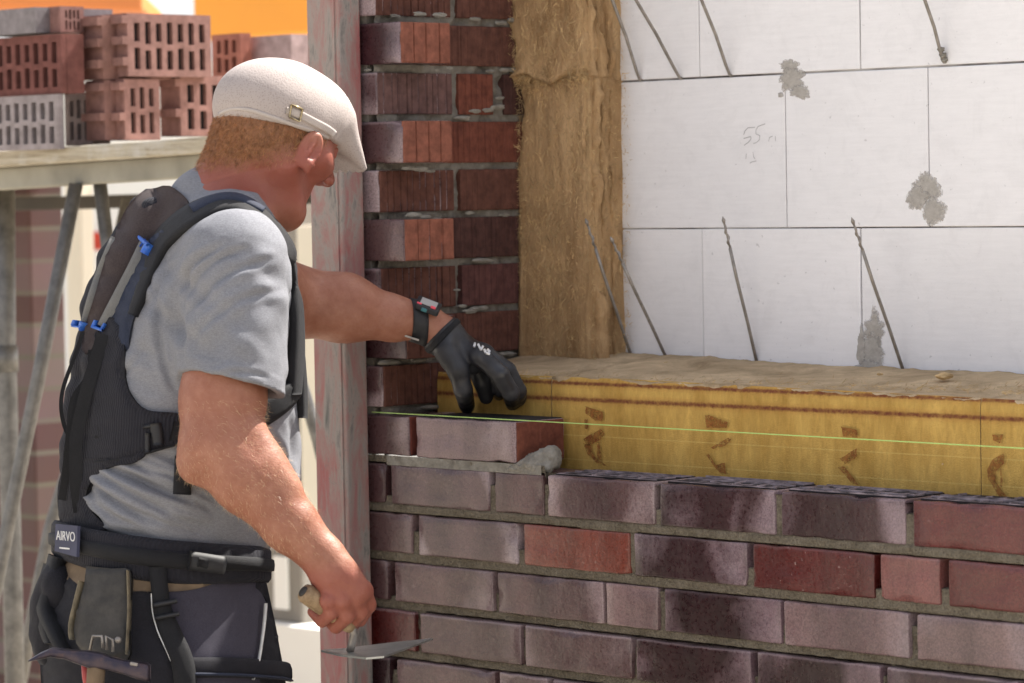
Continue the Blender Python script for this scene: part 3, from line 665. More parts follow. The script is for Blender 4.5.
# scaffold bay with planks, on the outer side of the return wall
T0 = 6.85
sc = empty('scaffold', at(60, 300, T0)*np.array([1, 1, 0])+np.array([0, 0, -1.2]), 'tubular scaffold bay with grimy beam and leaning lattice tubes carrying the brick stacks', 'scaffold')
yb = at(100, 165, T0)[1]
def beam(pxa, pya, pxb, pyb, h_px, y, th, mat, name, par, ext=.0):
    a = hit(pxa, pya, 1, y); b = hit(pxb, pyb, 1, y); h = h_px/FPX*T0; d = (b-a); b = b+d*ext
    a = a-d*.8
    V = []
    for p in (a, b):
        for dy in (0, th):
            for dz in (0, -h): V.append(p+np.array([0, dy, dz]))
    mb = MB(); mb.add(V, [(0,1,3,2), (4,6,7,5), (0,4,5,1), (2,3,7,6), (0,2,6,4), (1,5,7,3)])
    o = mb.build(name, mat, par); bevel(o, .004, 2); return o
beam(0, 168, 212, 153, 22.5, yb, .05, M['alu'], 'front_beam', sc, .6)
beam(0, 198, 212, 192, 16, yb+.75, .05, M['deck_shade'], 'rear_beam', sc, .6)
mbk = [beam(0, 151.5+i*.1, 212, 136+i*.1, 15.5, yb-.045+i*.245, .232, M['plank'], 'plank', sc, .6) for i in range(4)]
def tubepx(pts, t, rpx, name='tube', par=sc, mat='galv'):
    mb = MB(); P = [at(x, y, tt) for (x, y, tt) in [(p[0], p[1], t if len(p) < 3 else p[2]) for p in pts]]
    mb.tube(P, rpx/FPX*t, 16); return mb.build(name, M[mat], par, True)
tubepx([(76, 184), (38, 380), (-2, 575), (-78, 955)], T0+.05, 7.2)
tubepx([(100, 184), (118, 330), (140, 520), (180, 955)], T0+.05, 7.0)
tubepx([(5, 184, 7.3), (6, 340, 7.3), (12, 560, 7.3), (20, 905, 7.3)], 7.3, 10)
tubepx([(5, 346, 7.3), (6, 372, 7.3)], 7.25, 13, 'coupler')
tubepx([(128, 200, 7.6), (76, 445, 7.6), (50, 530, 7.6), (-20, 885, 7.6)], 7.6, 7)
tubepx([(205, 184, 7.3), (240, 250, 7.3), (290, 345, 7.3), (318, 440, 7.3), (430, 905, 7.3)], 7.3, 6.5)

# stacked hollow bricks
def hollow_brick(px, pt_, pb, t, l=None, r=None, L=.24, D=.115, holes='R', colr=(.46,.24,.175), label='', colp=None, ridges=0, cols=7, rows=2, lab2=None):
    c = at(px, pt_, t); zt_ = c[2]; zb_ = at(px, pb, t)[2]
    x1 = c[0]; y0 = c[1]
    x0 = hit(l, (pt_+pb)/2, 1, y0)[0] if l is not None else x1-D
    y1 = hit(r, (pt_+pb)/2, 0, x1)[1] if r is not None else y0+L
    y1 = min(y1, y0+.30)
    root = empty('hollow_brick', ((x0+x1)/2, (y0+y1)/2, zb_), label, 'brick', 'perforated bricks stacked on the scaffold')
    mb = MB(); hb_ = MB()
    # box body inset behind the perforated face; the perforated face is a slab with real slots
    x0b, x1b, y0b, y1b = x0, x1, y0, y1
    dep = .012
    if holes == 'R': x1b = x1-dep
    if holes == 'L': y0b = y0+dep
    mb.box(x0b, x1b, y0b, y1b, zb_, zt_)
    def slab(umin, umax, n, face):
        # grid of cells, alternate staggered slots
        us_ = [umin]; W = umax-umin; m_ = .010; cw = (W-2*m_)/n
        H_ = zt_-zb_
        for k in range(n):
            u0 = umin+m_+cw*(k+.25); u1 = umin+m_+cw*(k+.78)
            us_ += [u0, u1]
        us_.append(umax)
        zrows = []
        for k in range(len(us_)-1):
            slot = k % 2 == 1; j = (k-1)//2
            if not slot:
                add(us_[k], us_[k+1], zb_, zt_, face); continue
            sh = (.035 if j % 2 else -.005)*H_
            z = zb_; segs = []
            g0 = zb_+.11*H_; 
            cuts = [g0+max(0, -sh)*0, zb_+.45*H_-sh, zb_+.55*H_-sh, zt_-.13*H_+ (0 if j % 2 else -.02*H_)]
            add(us_[k], us_[k+1], zb_, cuts[0], face); add(us_[k], us_[k+1], cuts[1], cuts[2], face); add(us_[k], us_[k+1], cuts[3], zt_, face)
            for (a, b) in ((cuts[0], cuts[1]), (cuts[2], cuts[3])):
                hole(us_[k], us_[k+1], a, b, face)
    def add(u0, u1, a, b, face):
        if face == 'R': mb.box(x1-dep-.001, x1, u0, u1, a, b)
        else: mb.box(u0, u1, y0, y0+dep+.001, a, b)
    def hole(u0, u1, a, b, face):
        if face == 'R': hb_.box(x1-dep-.0005, x1-dep+.0015, u0, u1, a, b)
        else: hb_.box(u0, u1, y0+dep-.0015, y0+dep+.0005, a, b)
    if holes == 'R': slab(y0, y1, cols, 'R')
    if holes == 'L': slab(x0, x1, cols, 'L')
    for q in range(ridges):
        zc = zb_+(q+.9)*(zt_-zb_)/ridges; hh = (zt_-zb_)*.13
        mb.box(x0+.002, x1+.0015, y0-.014, y0+.001, zc-hh, zc)
    nv = len(mb.v); o = mb.build('clay_body', M['hollow'], root, attrs={'col_a': ('POINT', [colr]*nv)})
    if hb_.v: hb_.build('core_hole_shade', M['hole'], root)  # black plates paint the shade deep in the slots
    return root
sal = (.24,.135,.12); gre = (.21,.195,.205); red = (.155,.064,.055); pale = (.275,.245,.25)
hollow_brick(58, 94, 149, T0-.02, l=-16, r=64, holes='L', colr=pale, cols=8, label='pale grey dusted perforated brick at the bottom left of the stack')
hollow_brick(61, 33.5, 93, T0-.02, l=-16, r=84, holes='L', colr=red, cols=8, label='red brown perforated brick upon the pale dusted one at the far left')
hollow_brick(92, 92, 145, T0+.12, l=65, r=110, holes='L', colr=pale, cols=3, label='pale dusted brick squeezed in next to the bottom left brick')
hollow_brick(60, 6, 32, T0+.02, l=36, r=84, holes='R', colr=sal, cols=4, rows=1, label='topmost brick at the left with two small dark slots and grey end')
hollow_brick(35, 7, 32.5, T0+.02, l=-16, L=.2, holes=None, colr=gre, label='grey glazed brick along the top left edge of the stack')
hollow_brick(104, 80, 140, T0+.04, l=86, L=.11, holes=None, colr=sal, ridges=2, label='salmon brick with ridged side, low in the stack left of the slotted half brick')
hollow_brick(124, 79, 140, T0+.04, l=105, r=160, holes='R', colr=(.285,.16,.14), cols=3, ridges=2, label='slotted salmon half brick at the bottom centre of the stack')
hollow_brick(180, 75.5, 136, T0+.16, l=160.5, r=262, holes='R', colr=(.285,.16,.14), cols=6, ridges=2, label='salmon perforated brick on the planks nearest the cap')
hollow_brick(102, 15, 79, T0+.03, l=80, L=.24, holes=None, colr=(.25,.14,.12), ridges=3, label='upper salmon brick with ridged grooves on its side, second from the corner')
hollow_brick(127, 13, 76, T0+.03, l=103.5, r=211, holes='R', colr=(.26,.148,.13), cols=7, ridges=3, label='large salmon perforated brick with seven slot columns on top of the stack')
hollow_brick(240, 33, 76, 7.5, l=212, r=251, holes='L', colr=(.30,.12,.09), cols=3, label='dark shaded brick with slots left of the post, above the cap')
hollow_brick(291, 34, 90, 7.45, l=249, L=.2, holes=None, colr=(.34,.26,.26), label='grey purple brick on the scaffold just above the cap')
hollow_brick(322, 36, 90, 7.5, l=293, L=.2, holes=None, colr=(.37,.25,.24), label='narrow purple brown brick touching the post behind the cap')
# support for that rear stack
beam(0, 151, 300, 130, 10, yb+.75, .3, M['plank'], 'plank', sc, .4)

# ------------------------------------------------------------------ light
world = bpy.data.worlds.new('World'); scene.world = world; world.use_nodes = True
nt = world.node_tree; bg = nt.nodes['Background']; sky = nt.nodes.new('ShaderNodeTexSky'); sky.sky_type = 'NISHITA'; sky.sun_disc = False
SUN_EL, SUN_AZ = 52, 8      # azimuth measured from +Y towards +X (behind the block wall)
sky.sun_elevation = R_(SUN_EL); sky.sun_rotation = R_(SUN_AZ); sky.dust_density = 2.5; sky.air_density = 1.0
hs = nt.nodes.new('ShaderNodeHueSaturation'); hs.inputs['Saturation'].default_value = .30; nt.links.new(sky.outputs[0], hs.inputs['Color'])
wm = nt.nodes.new('ShaderNodeMix'); wm.data_type = 'RGBA'; wm.blend_type = 'MULTIPLY'; wm.inputs[0].default_value = 1; nt.links.new(hs.outputs[0], wm.inputs[6]); wm.inputs[7].default_value = (.985, .98, 1.02, 1)
nt.links.new(wm.outputs[2], bg.inputs[0]); bg.inputs[1].default_value = .12
sl = bpy.data.lights.new('sun', 'SUN'); so = bpy.data.objects.new('sun', sl); col.objects.link(so)
sl.energy = 5; sl.angle = R_(.55); sl.color = (1, .95, .87)
dv = Vector((math.sin(R_(SUN_AZ))*math.cos(R_(SUN_EL)), math.cos(R_(SUN_AZ))*math.cos(R_(SUN_EL)), math.sin(R_(SUN_EL))))
so.rotation_euler = dv.to_track_quat('Z', 'Y').to_euler(); so.location = (0, 0, 5)
vs = scene.view_settings; vs.view_transform = 'Standard'; vs.look = 'None'; vs.gamma = 1; vs.exposure = 1.27; vs.use_curve_mapping = False
scene.render.resolution_x = 1024; scene.render.resolution_y = 683
# ================================================================== the bricklayer
# Everything below is modelled in a frame M: x right, y away, z up (metres), centred 5.2 m in front of the lens.
D0 = 5.2
ORG = CAM + D0*FW
def m3(px, py, dep=0.0):
    t = D0+dep; return np.array([(px-512)*t/FPX, dep, -(py-341.5)*t/FPX])
def to_world(P): P = np.atleast_2d(P); return ORG + P[:, :1]*RT + P[:, 1:2]*FW + P[:, 2:3]*UP
def from_world(p): d = np.asarray(p)-ORG; return np.array([d@RT, d@FW, d@UP])

class Cone:
    def __init__(s, a, b, ra, rb, flat=None):
        s.a, s.b, s.ra, s.rb = np.array(a, float), np.array(b, float), ra, rb
        r = max(ra, rb); s.lo = np.minimum(s.a, s.b)-r; s.hi = np.maximum(s.a, s.b)+r
    def d(s, P):
        ba = s.b-s.a; q = P-s.a; t = np.clip(q@ba/max(ba@ba, 1e-12), 0, 1)
        return np.linalg.norm(q-t[:, None]*ba, axis=1)-(s.ra+(s.rb-s.ra)*t)
class Ell:
    def __init__(s, c, r, A=np.eye(3)):
        s.c = np.array(c, float); s.r = np.array(r, float); s.A = np.array(A, float); R = s.r.max(); s.lo = s.c-R; s.hi = s.c+R
    def d(s, P):
        q = (P-s.c)@s.A.T; k0 = np.linalg.norm(q/s.r, axis=1); k1 = np.linalg.norm(q/(s.r**2), axis=1)
        return np.where(k1 > 1e-9, k0*(k0-1)/np.maximum(k1, 1e-9), -s.r.min())
class Plane:   # keeps the side where n.(p-c) < 0
    def __init__(s, c, n): s.c = np.array(c, float); s.n = np.array(n, float)/np.linalg.norm(n); s.lo = np.full(3, -9.); s.hi = np.full(3, 9.)
    def d(s, P): return (P-s.c)@s.n
class Table:
    """elliptic column: rows of (py, left px, right px, half width) -> sections turned by theta"""
    def __init__(s, rows, theta, inset=0.0, dep=0.0, ztop=None):
        th = R_(theta); s.f = np.array([math.cos(th), math.sin(th)]); s.l = np.array([-math.sin(th), math.cos(th)])
        Z, CX, A, B = [], [], [], []
        for (py, L, Rr, b) in rows:
            x0, x1 = m3(L, py, dep)[0], m3(Rr, py, dep)[0]; h = (x1-x0)/2
            a = math.sqrt(max(h*h-(b*math.sin(th))**2, .0005))/math.cos(th)
            Z.append(m3(0, py, dep)[2]); CX.append((x0+x1)/2); A.append(a-inset); B.append(b-inset)
        o = np.argsort(Z); s.Z, s.CX, s.A_, s.B_ = [np.array(q)[o] for q in (Z, CX, A, B)]; s.dep = dep
        s.inset = inset
        s.lo = np.array([s.CX.min()-.3, dep-.3, s.Z[0]-.02]); s.hi = np.array([s.CX.max()+.3, dep+.3, s.Z[-1]+.02])
    def _i(s, V, z):
        # smooth (Catmull-like) interpolation through the rows
        zi = np.clip(z, s.Z[0], s.Z[-1]); k = np.clip(np.searchsorted(s.Z, zi)-1, 0, len(s.Z)-2)
        m_ = np.gradient(V, s.Z); h = s.Z[k+1]-s.Z[k]; t = (zi-s.Z[k])/h
        return (2*t**3-3*t**2+1)*V[k]+(t**3-2*t**2+t)*h*m_[k]+(-2*t**3+3*t**2)*V[k+1]+(t**3-t**2)*h*m_[k+1]
    def section(s, z): return s._i(s.CX, z), s._i(s.A_, z), s._i(s.B_, z)
    def d(s, P):
        cx, a, b = s.section(P[:, 2]); q = np.stack([P[:, 0]-cx, P[:, 1]-s.dep], 1)
        u = q@s.f; v = q@s.l; n = 2.35
        k0 = (np.abs(u/a)**n+np.abs(v/b)**n)**(1/n); rad = np.sqrt(u*u+v*v)
        dd = (k0-1)*np.minimum(a, b)
        rr = np.where(k0 > 1e-6, rad*(1-1/np.maximum(k0, 1e-6)), dd); dd = np.where(k0 > .3, rr, dd)
        return np.maximum(dd, np.maximum(P[:, 2]-s.Z[-1], s.Z[0]-P[:, 2]))
def smin(a, b, k):
    if k <= 0: return np.minimum(a, b)
    h = np.clip(.5+.5*(b-a)/k, 0, 1); return b+(a-b)*h-k*h*(1-h)
def smax(a, b, k): return -smin(-a, -b, k)
class Field:
    def __init__(s): s.ops = []
    def u(s, p, k=.01): s.ops.append((p, 'u', k)); return s
    def cut(s, p, k=.004): s.ops.append((p, 'c', k)); return s       # subtract
    def keep(s, p, k=.003): s.ops.append((p, 'k', k)); return s      # intersect
    def comb(s, cur, d, op, k):
        if op == 'u': return smin(cur, d, k)
        if op == 'c': return smax(cur, -d, k)
        return smax(cur, d, k)
    def d(s, P):
        cur = np.full(len(P), 9.)
        for p, op, k in s.ops: cur = s.comb(cur, p.d(P), op, k)
        return cur
    def grid(s, xs, ys, zs):
        G = np.full((len(xs), len(ys), len(zs)), .5)
        for p, op, k in s.ops:
            mg = .03+k
            sl_ = []
            for ax, arr in enumerate((xs, ys, zs)):
                i0 = np.searchsorted(arr, p.lo[ax]-mg); i1 = np.searchsorted(arr, p.hi[ax]+mg); sl_.append(slice(i0, i1))
            if op == 'k': sl_ = [slice(None)]*3
            g = G[tuple(sl_)]
            if g.size == 0: continue
            X_, Y_, Z_ = np.meshgrid(xs[sl_[0]], ys[sl_[1]], zs[sl_[2]], indexing='ij')
            dd = p.d(np.stack([X_.ravel(), Y_.ravel(), Z_.ravel()], 1)).reshape(g.shape)
            G[tuple(sl_)] = s.comb(g, dd, op, k)
        return G
    def grad(s, P, e=.0008):
        g = np.stack([s.d(P+np.eye(3)[i]*e)-s.d(P-np.eye(3)[i]*e) for i in range(3)], 1)
        return g/np.maximum(np.linalg.norm(g, axis=1, keepdims=True), 1e-9)
def nets(fld, lo, hi, h, proj=2):
    """naive surface nets on a regular grid, then pulled exactly onto the surface"""
    ax = [np.arange(lo[i], hi[i]+(h[i] if hasattr(h, '__len__') else h), h[i] if hasattr(h, '__len__') else h) for i in range(3)]
    G = fld.grid(*ax); S = G < 0
    nx, ny, nz = [n-1 for n in G.shape]
    acc = np.zeros((nx, ny, nz, 3)); cnt = np.zeros((nx, ny, nz))
    corners = [(i, j, k) for i in (0, 1) for j in (0, 1) for k in (0, 1)]
    sub = lambda A, c: A[c[0]:c[0]+nx, c[1]:c[1]+ny, c[2]:c[2]+nz]
    for c0 in corners:
        for a in range(3):
            if c0[a] == 1: continue
            c1 = list(c0); c1[a] = 1
            g0, g1 = sub(G, c0), sub(G, c1); cr = (g0 < 0) != (g1 < 0)
            idx = np.nonzero(cr)
            t = g0[idx]/(g0[idx]-g1[idx])
            for q in range(3): acc[idx[0], idx[1], idx[2], q] += c0[q]+(t if q == a else 0)
            cnt[idx] += 1
    cells = np.nonzero(cnt > 0); vid = -np.ones((nx, ny, nz), dtype=np.int64); vid[cells] = np.arange(len(cells[0]))
    off = acc[cells]/cnt[cells][:, None]
    V = np.stack([ax[q][cells[q]]+off[:, q]*(ax[q][1]-ax[q][0]) for q in range(3)], 1)
    F = []
    for a in range(3):
        b, c = (a+1) % 3, (a+2) % 3
        s0 = [slice(None)]*3; s1 = [slice(None)]*3; s0[a] = slice(0, -1); s1[a] = slice(1, None)
        A0, A1 = S[tuple(s0)], S[tuple(s1)]; E = np.nonzero(A0 != A1); I = np.stack(E, 1)
        ok = np.all([(I[:, b] > 0), (I[:, c] > 0), (I[:, b] < (nx, ny, nz)[b]), (I[:, c] < (nx, ny, nz)[c])], 0); I = I[ok]
        ins = A0[tuple(I.T)]
        def v(db, dc):
            J = I.copy(); J[:, b] -= db; J[:, c] -= dc; return vid[tuple(J.T)]
        q = np.stack([v(1, 1), v(0, 1), v(0, 0), v(1, 0)], 1)
        q[~ins] = q[~ins][:, ::-1]; F.append(q)
    F = np.concatenate(F); F = F[(F >= 0).all(1)]
    for _ in range(proj):
        e = .0008; d0 = fld.d(V); g = fld.grad(V, e); V = V-g*np.clip(d0, -.004, .004)[:, None]
    return V, F
def vnormals(V, F):
    n = np.cross(V[F[:, 2]]-V[F[:, 0]], V[F[:, 3]]-V[F[:, 1]]); N = np.zeros_like(V)
    for i in range(4): np.add.at(N, F[:, i], n)
    return N/np.maximum(np.linalg.norm(N, axis=1, keepdims=True), 1e-12)
def pxof(V): 
    t = D0+V[:, 1]; return 512+V[:, 0]*FPX/t, 341.5-V[:, 2]*FPX/t

# ------------------------------------------------------------------ skeleton and skin
TH = 20
shirt_rows = [(208,176,252,.09), (222,158,265,.135), (240,145,274,.16), (265,132,284,.172), (300,115,290,.176), (350,98,294,.172), (400,88,297,.168), (450,83,298,.166), (500,78,296,.166), (535,76,276,.160), (565,72,258,.162)]
hip_rows = [(540,70,262,.170), (575,58,262,.182), (610,48,268,.19), (650,44,274,.195), (690,46,278,.19), (740,52,276,.175)]
torso_body = Table(shirt_rows, TH, .009); torso_shirt = Table(shirt_rows, TH, 0.0); hips = Table(hip_rows, TH, 0.0); hips_body = Table(hip_rows, TH, .012)
SHR, ELR, WRR = m3(236,262,-.160), m3(219,447,-.225), m3(324,558,-.245)
SHL, ELL, WRL = m3(214,250,.12), m3(288,301,.33), m3(424,322,.375)
HC = m3(275,131,.0); PHI, BOW = R_(44), R_(15); HS = 1.04
hf = np.array([math.cos(PHI)*math.cos(BOW), math.sin(PHI)*math.cos(BOW), -math.sin(BOW)]); hl = np.array([-math.sin(PHI), math.cos(PHI), 0]); hu = np.cross(hf, hl)
HM = np.stack([hf, hl, hu]); H = lambda x, y, z: HC+HS*(x*hf+y*hl+z*hu)
def hE(c, r, rot=None):
    A = HM if rot is None else rot@HM
    return Ell(H(*c), np.array(r)*HS, A)
def hC(a, b, ra, rb): return Cone(H(*a), H(*b), ra*HS, rb*HS)
def head_ops(F, off=0.0):
    F.u(hE((-.002, 0, .010), (.0955+off, .077+off, .086+off)), .02)
    F.u(hE((.030, 0, .005), (.066, .064, .070)), .02)
    F.u(hC((.040, 0, -.03), (.040, 0, -.100), .051, .030), .02)
    for s in (1, -1):
        F.u(hC((-.002, s*.050, -.055), (.043, s*.014, -.114), .020, .018), .022)
        F.u(hC((.070, s*.034, -.035), (.050, s*.052, -.030), .021, .020), .018)
        F.u(hC((.088, s*.010, .012), (.078, s*.046, .010), .012, .010), .012)
        F.cut(hE((.103, s*.033, -.010), (.020, .017, .012)), .012)
        F.u(hE((.083, s*.032, -.010), (.0135, .0135, .0135)), .003)
        F.u(hC((.088, s*.018, -.002), (.090, s*.040, -.003), .0042, .0035), .004)
    F.u(hC((.094, 0, .004), (.118, 0, -.040), .008, .0115), .010)
    F.u(hE((.110, .012, -.044), (.010, .007, .008)), .006); F.u(hE((.110, -.012, -.044), (.010, .007, .008)), .006)
    F.u(hC((.068, -.020, -.071), (.079, 0, -.069), .005, .006), .010); F.u(hC((.068, .020, -.071), (.079, 0, -.069), .005, .006), .010)
    F.u(hC((.066, -.018, -.080), (.075, 0, -.081), .005, .0065), .010); F.u(hC((.066, .018, -.080), (.075, 0, -.081), .005, .0065), .010)
    F.u(hE((.052, 0, -.118), (.021, .025, .019)), .016); F.u(hE((.028, 0, -.108), (.036, .038, .024)), .03)
def ear(F, s):
    ta = R_(-14)
    rot = np.array([[math.cos(ta), 0, math.sin(ta)], [0, 1, 0], [-math.sin(ta), 0, math.cos(ta)]])@np.array([[math.cos(s*.45), -math.sin(s*.45)*-1, 0], [-math.sin(s*.45), math.cos(s*.45), 0], [0, 0, 1]])
    c = np.array([.004, s*.084, -.032])
    F.u(hE(c, (.0185, .0075, .031), rot), .005)
    F.cut(hE(c+np.array([.003, s*.009, .003]), (.0105, .0070, .0195), rot), .004)
    F.u(hC(c+np.array([.012, s*-.003, -.006]), c+np.array([.014, -s*.006, -.020]), .0045, .006), .006)
    F.u(hC(c+np.array([.002, s*.002, -.022]), c+np.array([.004, 0, -.030]), .007, .0055), .006)
    F.u(hC(c+np.array([.004, s*.004, .014]), c+np.array([-.003, s*.004, -.008]), .0030, .0028), .003)
head = Field(); head_ops(head); ear(head, -1); ear(head, 1)
def hand_right(F):
    F.u(Cone(WRR, m3(333,570,-.246), .031, .030), .012)
    F.u(Ell(m3(339,583,-.250), (.047, .024, .035), np.array([[.66, .1, -.74], [-.05, .99, .1], [.74, -.02, .66]])), .016)
    F.u(Cone(m3(335,575,-.25), m3(357,592,-.246), .026, .019), .014)
    kn = [((363,590,-.236), (368,605,-.222), (359,619,-.205), (346,615,-.190)), ((354,597,-.250), (360,612,-.238), (350,624,-.216), (337,617,-.200)),
          ((342,601,-.262), (347,616,-.252), (336,626,-.230), (325,616,-.214)), ((328,601,-.268), (331,613,-.262), (322,621,-.243), (313,612,-.228))]
    for i, (a, b, c, d) in enumerate(kn):
        r = (.0125, .0125, .012, .0105)[i]; a, b, c, d = [m3(*q) for q in (a, b, c, d)]
        F.u(Cone(m3(336,582,-.25), a, .017, r*1.08), .008)
        F.u(Cone(a, b, r*1.05, r), .0045); F.u(Cone(b, c, r, r*.93), .0030); F.u(Cone(c, d, r*.93, r*.8), .0025)
        F.u(Ell(a, (r*1.14,)*3), .004)
    F.u(Cone(m3(338,572,-.225), m3(352,592,-.205), .019, .0145), .010); F.u(Cone(m3(352,592,-.205), m3(360,612,-.198), .0135, .0115), .004); F.u(Cone(m3(360,612,-.198), m3(355,623,-.196), .0115, .0095), .003)
    # tendons and the ulna head
    for (x, y, dp) in ((360,588,-.238), (351,592,-.250), (341,596,-.258)): F.u(Cone(m3(331,572,-.268), m3(x, y, dp-.013), .003, .0035), .008)
    F.u(Ell(m3(316,563,-.262), (.009,)*3), .010)
    vein = lambda pts, r: [F.u(Cone(m3(*a), m3(*b), r, r), .006) for a, b in zip(pts[:-1], pts[1:])]
    vein([(322,556,-.274), (330,568,-.276), (338,578,-.2735), (346,584,-.270), (352,592,-.262)], .0024); vein([(330,568,-.276), (330,582,-.276), (333,592,-.273)], .0022)
tipd = lambda px, py, z: from_world(hit(px, py, 2, z))[1]
def hand_left(F, o=0.0):
    W = WRL; d1 = tipd(467, 411, .004); d2 = tipd(515, 409, .004); d3 = tipd(486, 405, .010)
    F.u(Cone(W, m3(440,333,.378), .0295+o, .032+o), .012)
    F.u(Ell(m3(457,348,.385), np.array((.048, .036, .022))+o, np.array([[.72, .1, -.68], [.1, -.99, 0], [.68, .0, .72]])), .014)
    F.u(Cone(m3(444,337,.38), m3(470,360,.385), .030+o, .021+o), .012)
    K = [ # knuckle, mid, end joint, tip
        ((480,356,.345), (500,374,.335), (511,393,.350), (514,408,d2-.010), .0125),
        ((484,354,.372), (507,371,.368), (518,391,.378), (519,409,d2+.006), .0128),
        ((479,352,.402), (503,369,.404), (512,389,.412), (511,403,d2+.030), .0120),
        ((472,352,.428), (492,371,.436), (500,390,.440), (500,403,d2+.045), .0105)]
    for a, b, c, d, r in K:
        a, b, c, d = m3(*a), m3(*b), m3(*c), m3(*d); r += o
        F.u(Cone(m3(456,345,.385), a, .018, r*1.12), .008); F.u(Cone(a, b, r*1.1, r), .004); F.u(Cone(b, c, r, r*.94), .003); F.u(Cone(c, d, r*.94, r*.82), .003)
    # thumb and the little glimpse of the far finger
    a, b, c, d = m3(446,350,.352), m3(458,370,.345), m3(463,389,.352), m3(467,406,d1)
    F.u(Cone(a, b, .019+o, .0155+o), .010); F.u(Cone(b, c, .0145+o, .0130+o), .005); F.u(Cone(c, d, .0132+o, .0108+o), .003)
    a, b, c = m3(474,366,.42), m3(482,383,.43), m3(486,397,.44)
    F.u(Cone(a, b, .012+o, .011+o), .005); F.u(Cone(b, c, .0112+o, .0095+o), .003)
def arm_right(F, o=0.0):
    F.u(Cone(SHR, m3(223,400,-.205), .066+o, .0620+o), .03); F.u(Cone(m3(223,400,-.205), ELR, .0620+o, .0565+o), .02)
    F.u(Cone(ELR, m3(248,477,-.232), .0565+o, .0530+o), .02); F.u(Cone(m3(248,477,-.232), m3(290,524,-.240), .0530+o, .0400+o), .02); F.u(Cone(m3(290,524,-.240), WRR, .0415+o, .0315+o), .015)
    F.u(Ell(m3(193,468,-.222), (.017,)*3), .03)
    F.u(Cone(m3(250,436,-.236), m3(286,488,-.245), .027, .022), .02)
def arm_left(F):
    F.u(Cone(SHL, ELL, .066, .058), .03); F.u(Cone(ELL, m3(345,308,.345), .0605, .0545), .02); F.u(Cone(m3(345,308,.345), m3(392,318,.36), .0545, .0370), .02); F.u(Cone(m3(392,318,.36), WRL, .0370, .0300), .015)
zg = -1.2
def gm(x, y): pass
HIPR, HIPL = m3(172,690,-.10), m3(135,690,.10)
def foot_world(px, dep):   # point on the ground
    p = m3(px, 1180, dep); w = to_world(p)[0]; w[2] = zg+.085; return from_world(w)
ANR, ANL = foot_world(175, -.12), foot_world(120, .14)
KNR, KNL = (HIPR+ANR)/2+np.array([.04, 0, .02]), (HIPL+ANL)/2+np.array([.04, 0, .02])
body = Field(); body.u(torso_body, .02)
body.u(Cone(m3(222,232,.0), m3(233,214,.0), .085, .062), .03)
body.u(Cone(m3(226,222,.005), m3(259,165,.0), .066, .060), .02)
body.u(Cone(m3(212,216,0), m3(240,152,-.005), .055, .050), .02)
body.u(Cone(m3(232,218,-.03), SHR, .055, .066), .04); body.u(Cone(m3(215,220,.03), SHL, .055, .066), .04)
# sternomastoid
body.u(Cone(H(-.012, -.055, -.055), m3(262,222,-.01), .016, .014), .02)
class Sub:
    def __init__(s, fn):
        s.f = Field(); fn(s.f); s.lo = np.min([o[0].lo for o in s.f.ops], 0)-.02; s.hi = np.max([o[0].hi for o in s.f.ops], 0)+.02
    def d(s, P): return s.f.d(P)
_ar = Sub(lambda F: (arm_right(F), hand_right(F))); _al = Sub(lambda F: (arm_left(F), hand_left(F)))
body.u(_ar, .008); body.u(_al, .008)
for k_, op_ in enumerate(head.ops): body.ops.append((op_[0], op_[1], op_[2] if k_ else .03))
body.u(hips_body, .02)
for hp, kn_, an in ((HIPR, KNR, ANR), (HIPL, KNL, ANL)):
    body.u(Cone(hp, kn_, .088, .058), .03); body.u(Cone(kn_, an, .056, .036), .02)
man = empty('person', to_world(foot_world(150, 0))[0]*np.array([1, 1, 0])+np.array([0, 0, zg]), 'bricklayer in cream flat cap, grey T-shirt and black harness, setting a brick with gloved hand', 'person')

# materials
m = NT('skin', .5, .35); v = m.coord(); n = m.noise(v, 22, 5, .6); n2 = m.noise(v, 260, 3, .6); red_ = m.attr('red', 'Fac'); hr = m.attr('hair', 'Fac')
mid = m.noise(v, 70, 4, .6); c = m.ramp(n, [(.3, (.265,.106,.064)), (.7, (.355,.165,.108))]); c = m.mix(.45, c, m.mix(1, c, m.ramp(mid, [(.3, (.80,.66,.60)), (.7, (1.18,1.22,1.24))]), 'MULTIPLY')); c = m.mix(m.math('MULTIPLY', red_, .8), c, (.265,.068,.052))
c = m.mix(m.ramp(n2, [(.5, 0.), (.68, .35)]), c, (.28,.10,.052)); c = m.mix(m.math('MULTIPLY', hr, .8), c, (.24,.11,.05))
m.color(c); m.bump(m.math('ADD', m.math('ADD', m.noise(v, 420, 4, .6), m.noise(v, 60, 3)), m.n('ShaderNodeTexVoronoi', {'Vector': v, 'Scale': 330.}).outputs['Distance']), .20, .0013)
m.b.inputs['Subsurface Weight'].default_value = .12; m.b.inputs['Subsurface Radius'].default_value = (.01, .004, .002); m.b.inputs['Subsurface Scale'].default_value = .6; M['skin'] = m.m
def cloth(name, a, b, sc, bump=.35, rough=.9, weave=900, stretch=(1, 1, 1), fine=.25):
    m = NT(name, rough, .2); v = m.coord(scale=stretch); n = m.noise(v, sc, 5, .65); f_ = m.noise(m.coord(scale=(1, 1, 2.2)), weave, 2, .6); big = m.noise(m.coord(), 7, 3)
    c = m.mix(m.ramp(f_, [(.35, 0.), (.65, 1.)]), a, b); c = m.mix(fine, c, m.ramp(n, [(.3, a), (.7, b)]))
    c = m.mix(1, c, m.ramp(big, [(.3, .93), (.7, 1.06)]), 'MULTIPLY')
    m.color(c); m.b.inputs['Sheen Weight'].default_value = .04; m.bump(m.math('ADD', f_, m.noise(m.coord(), 70, 3)), bump, .0012); return m.m
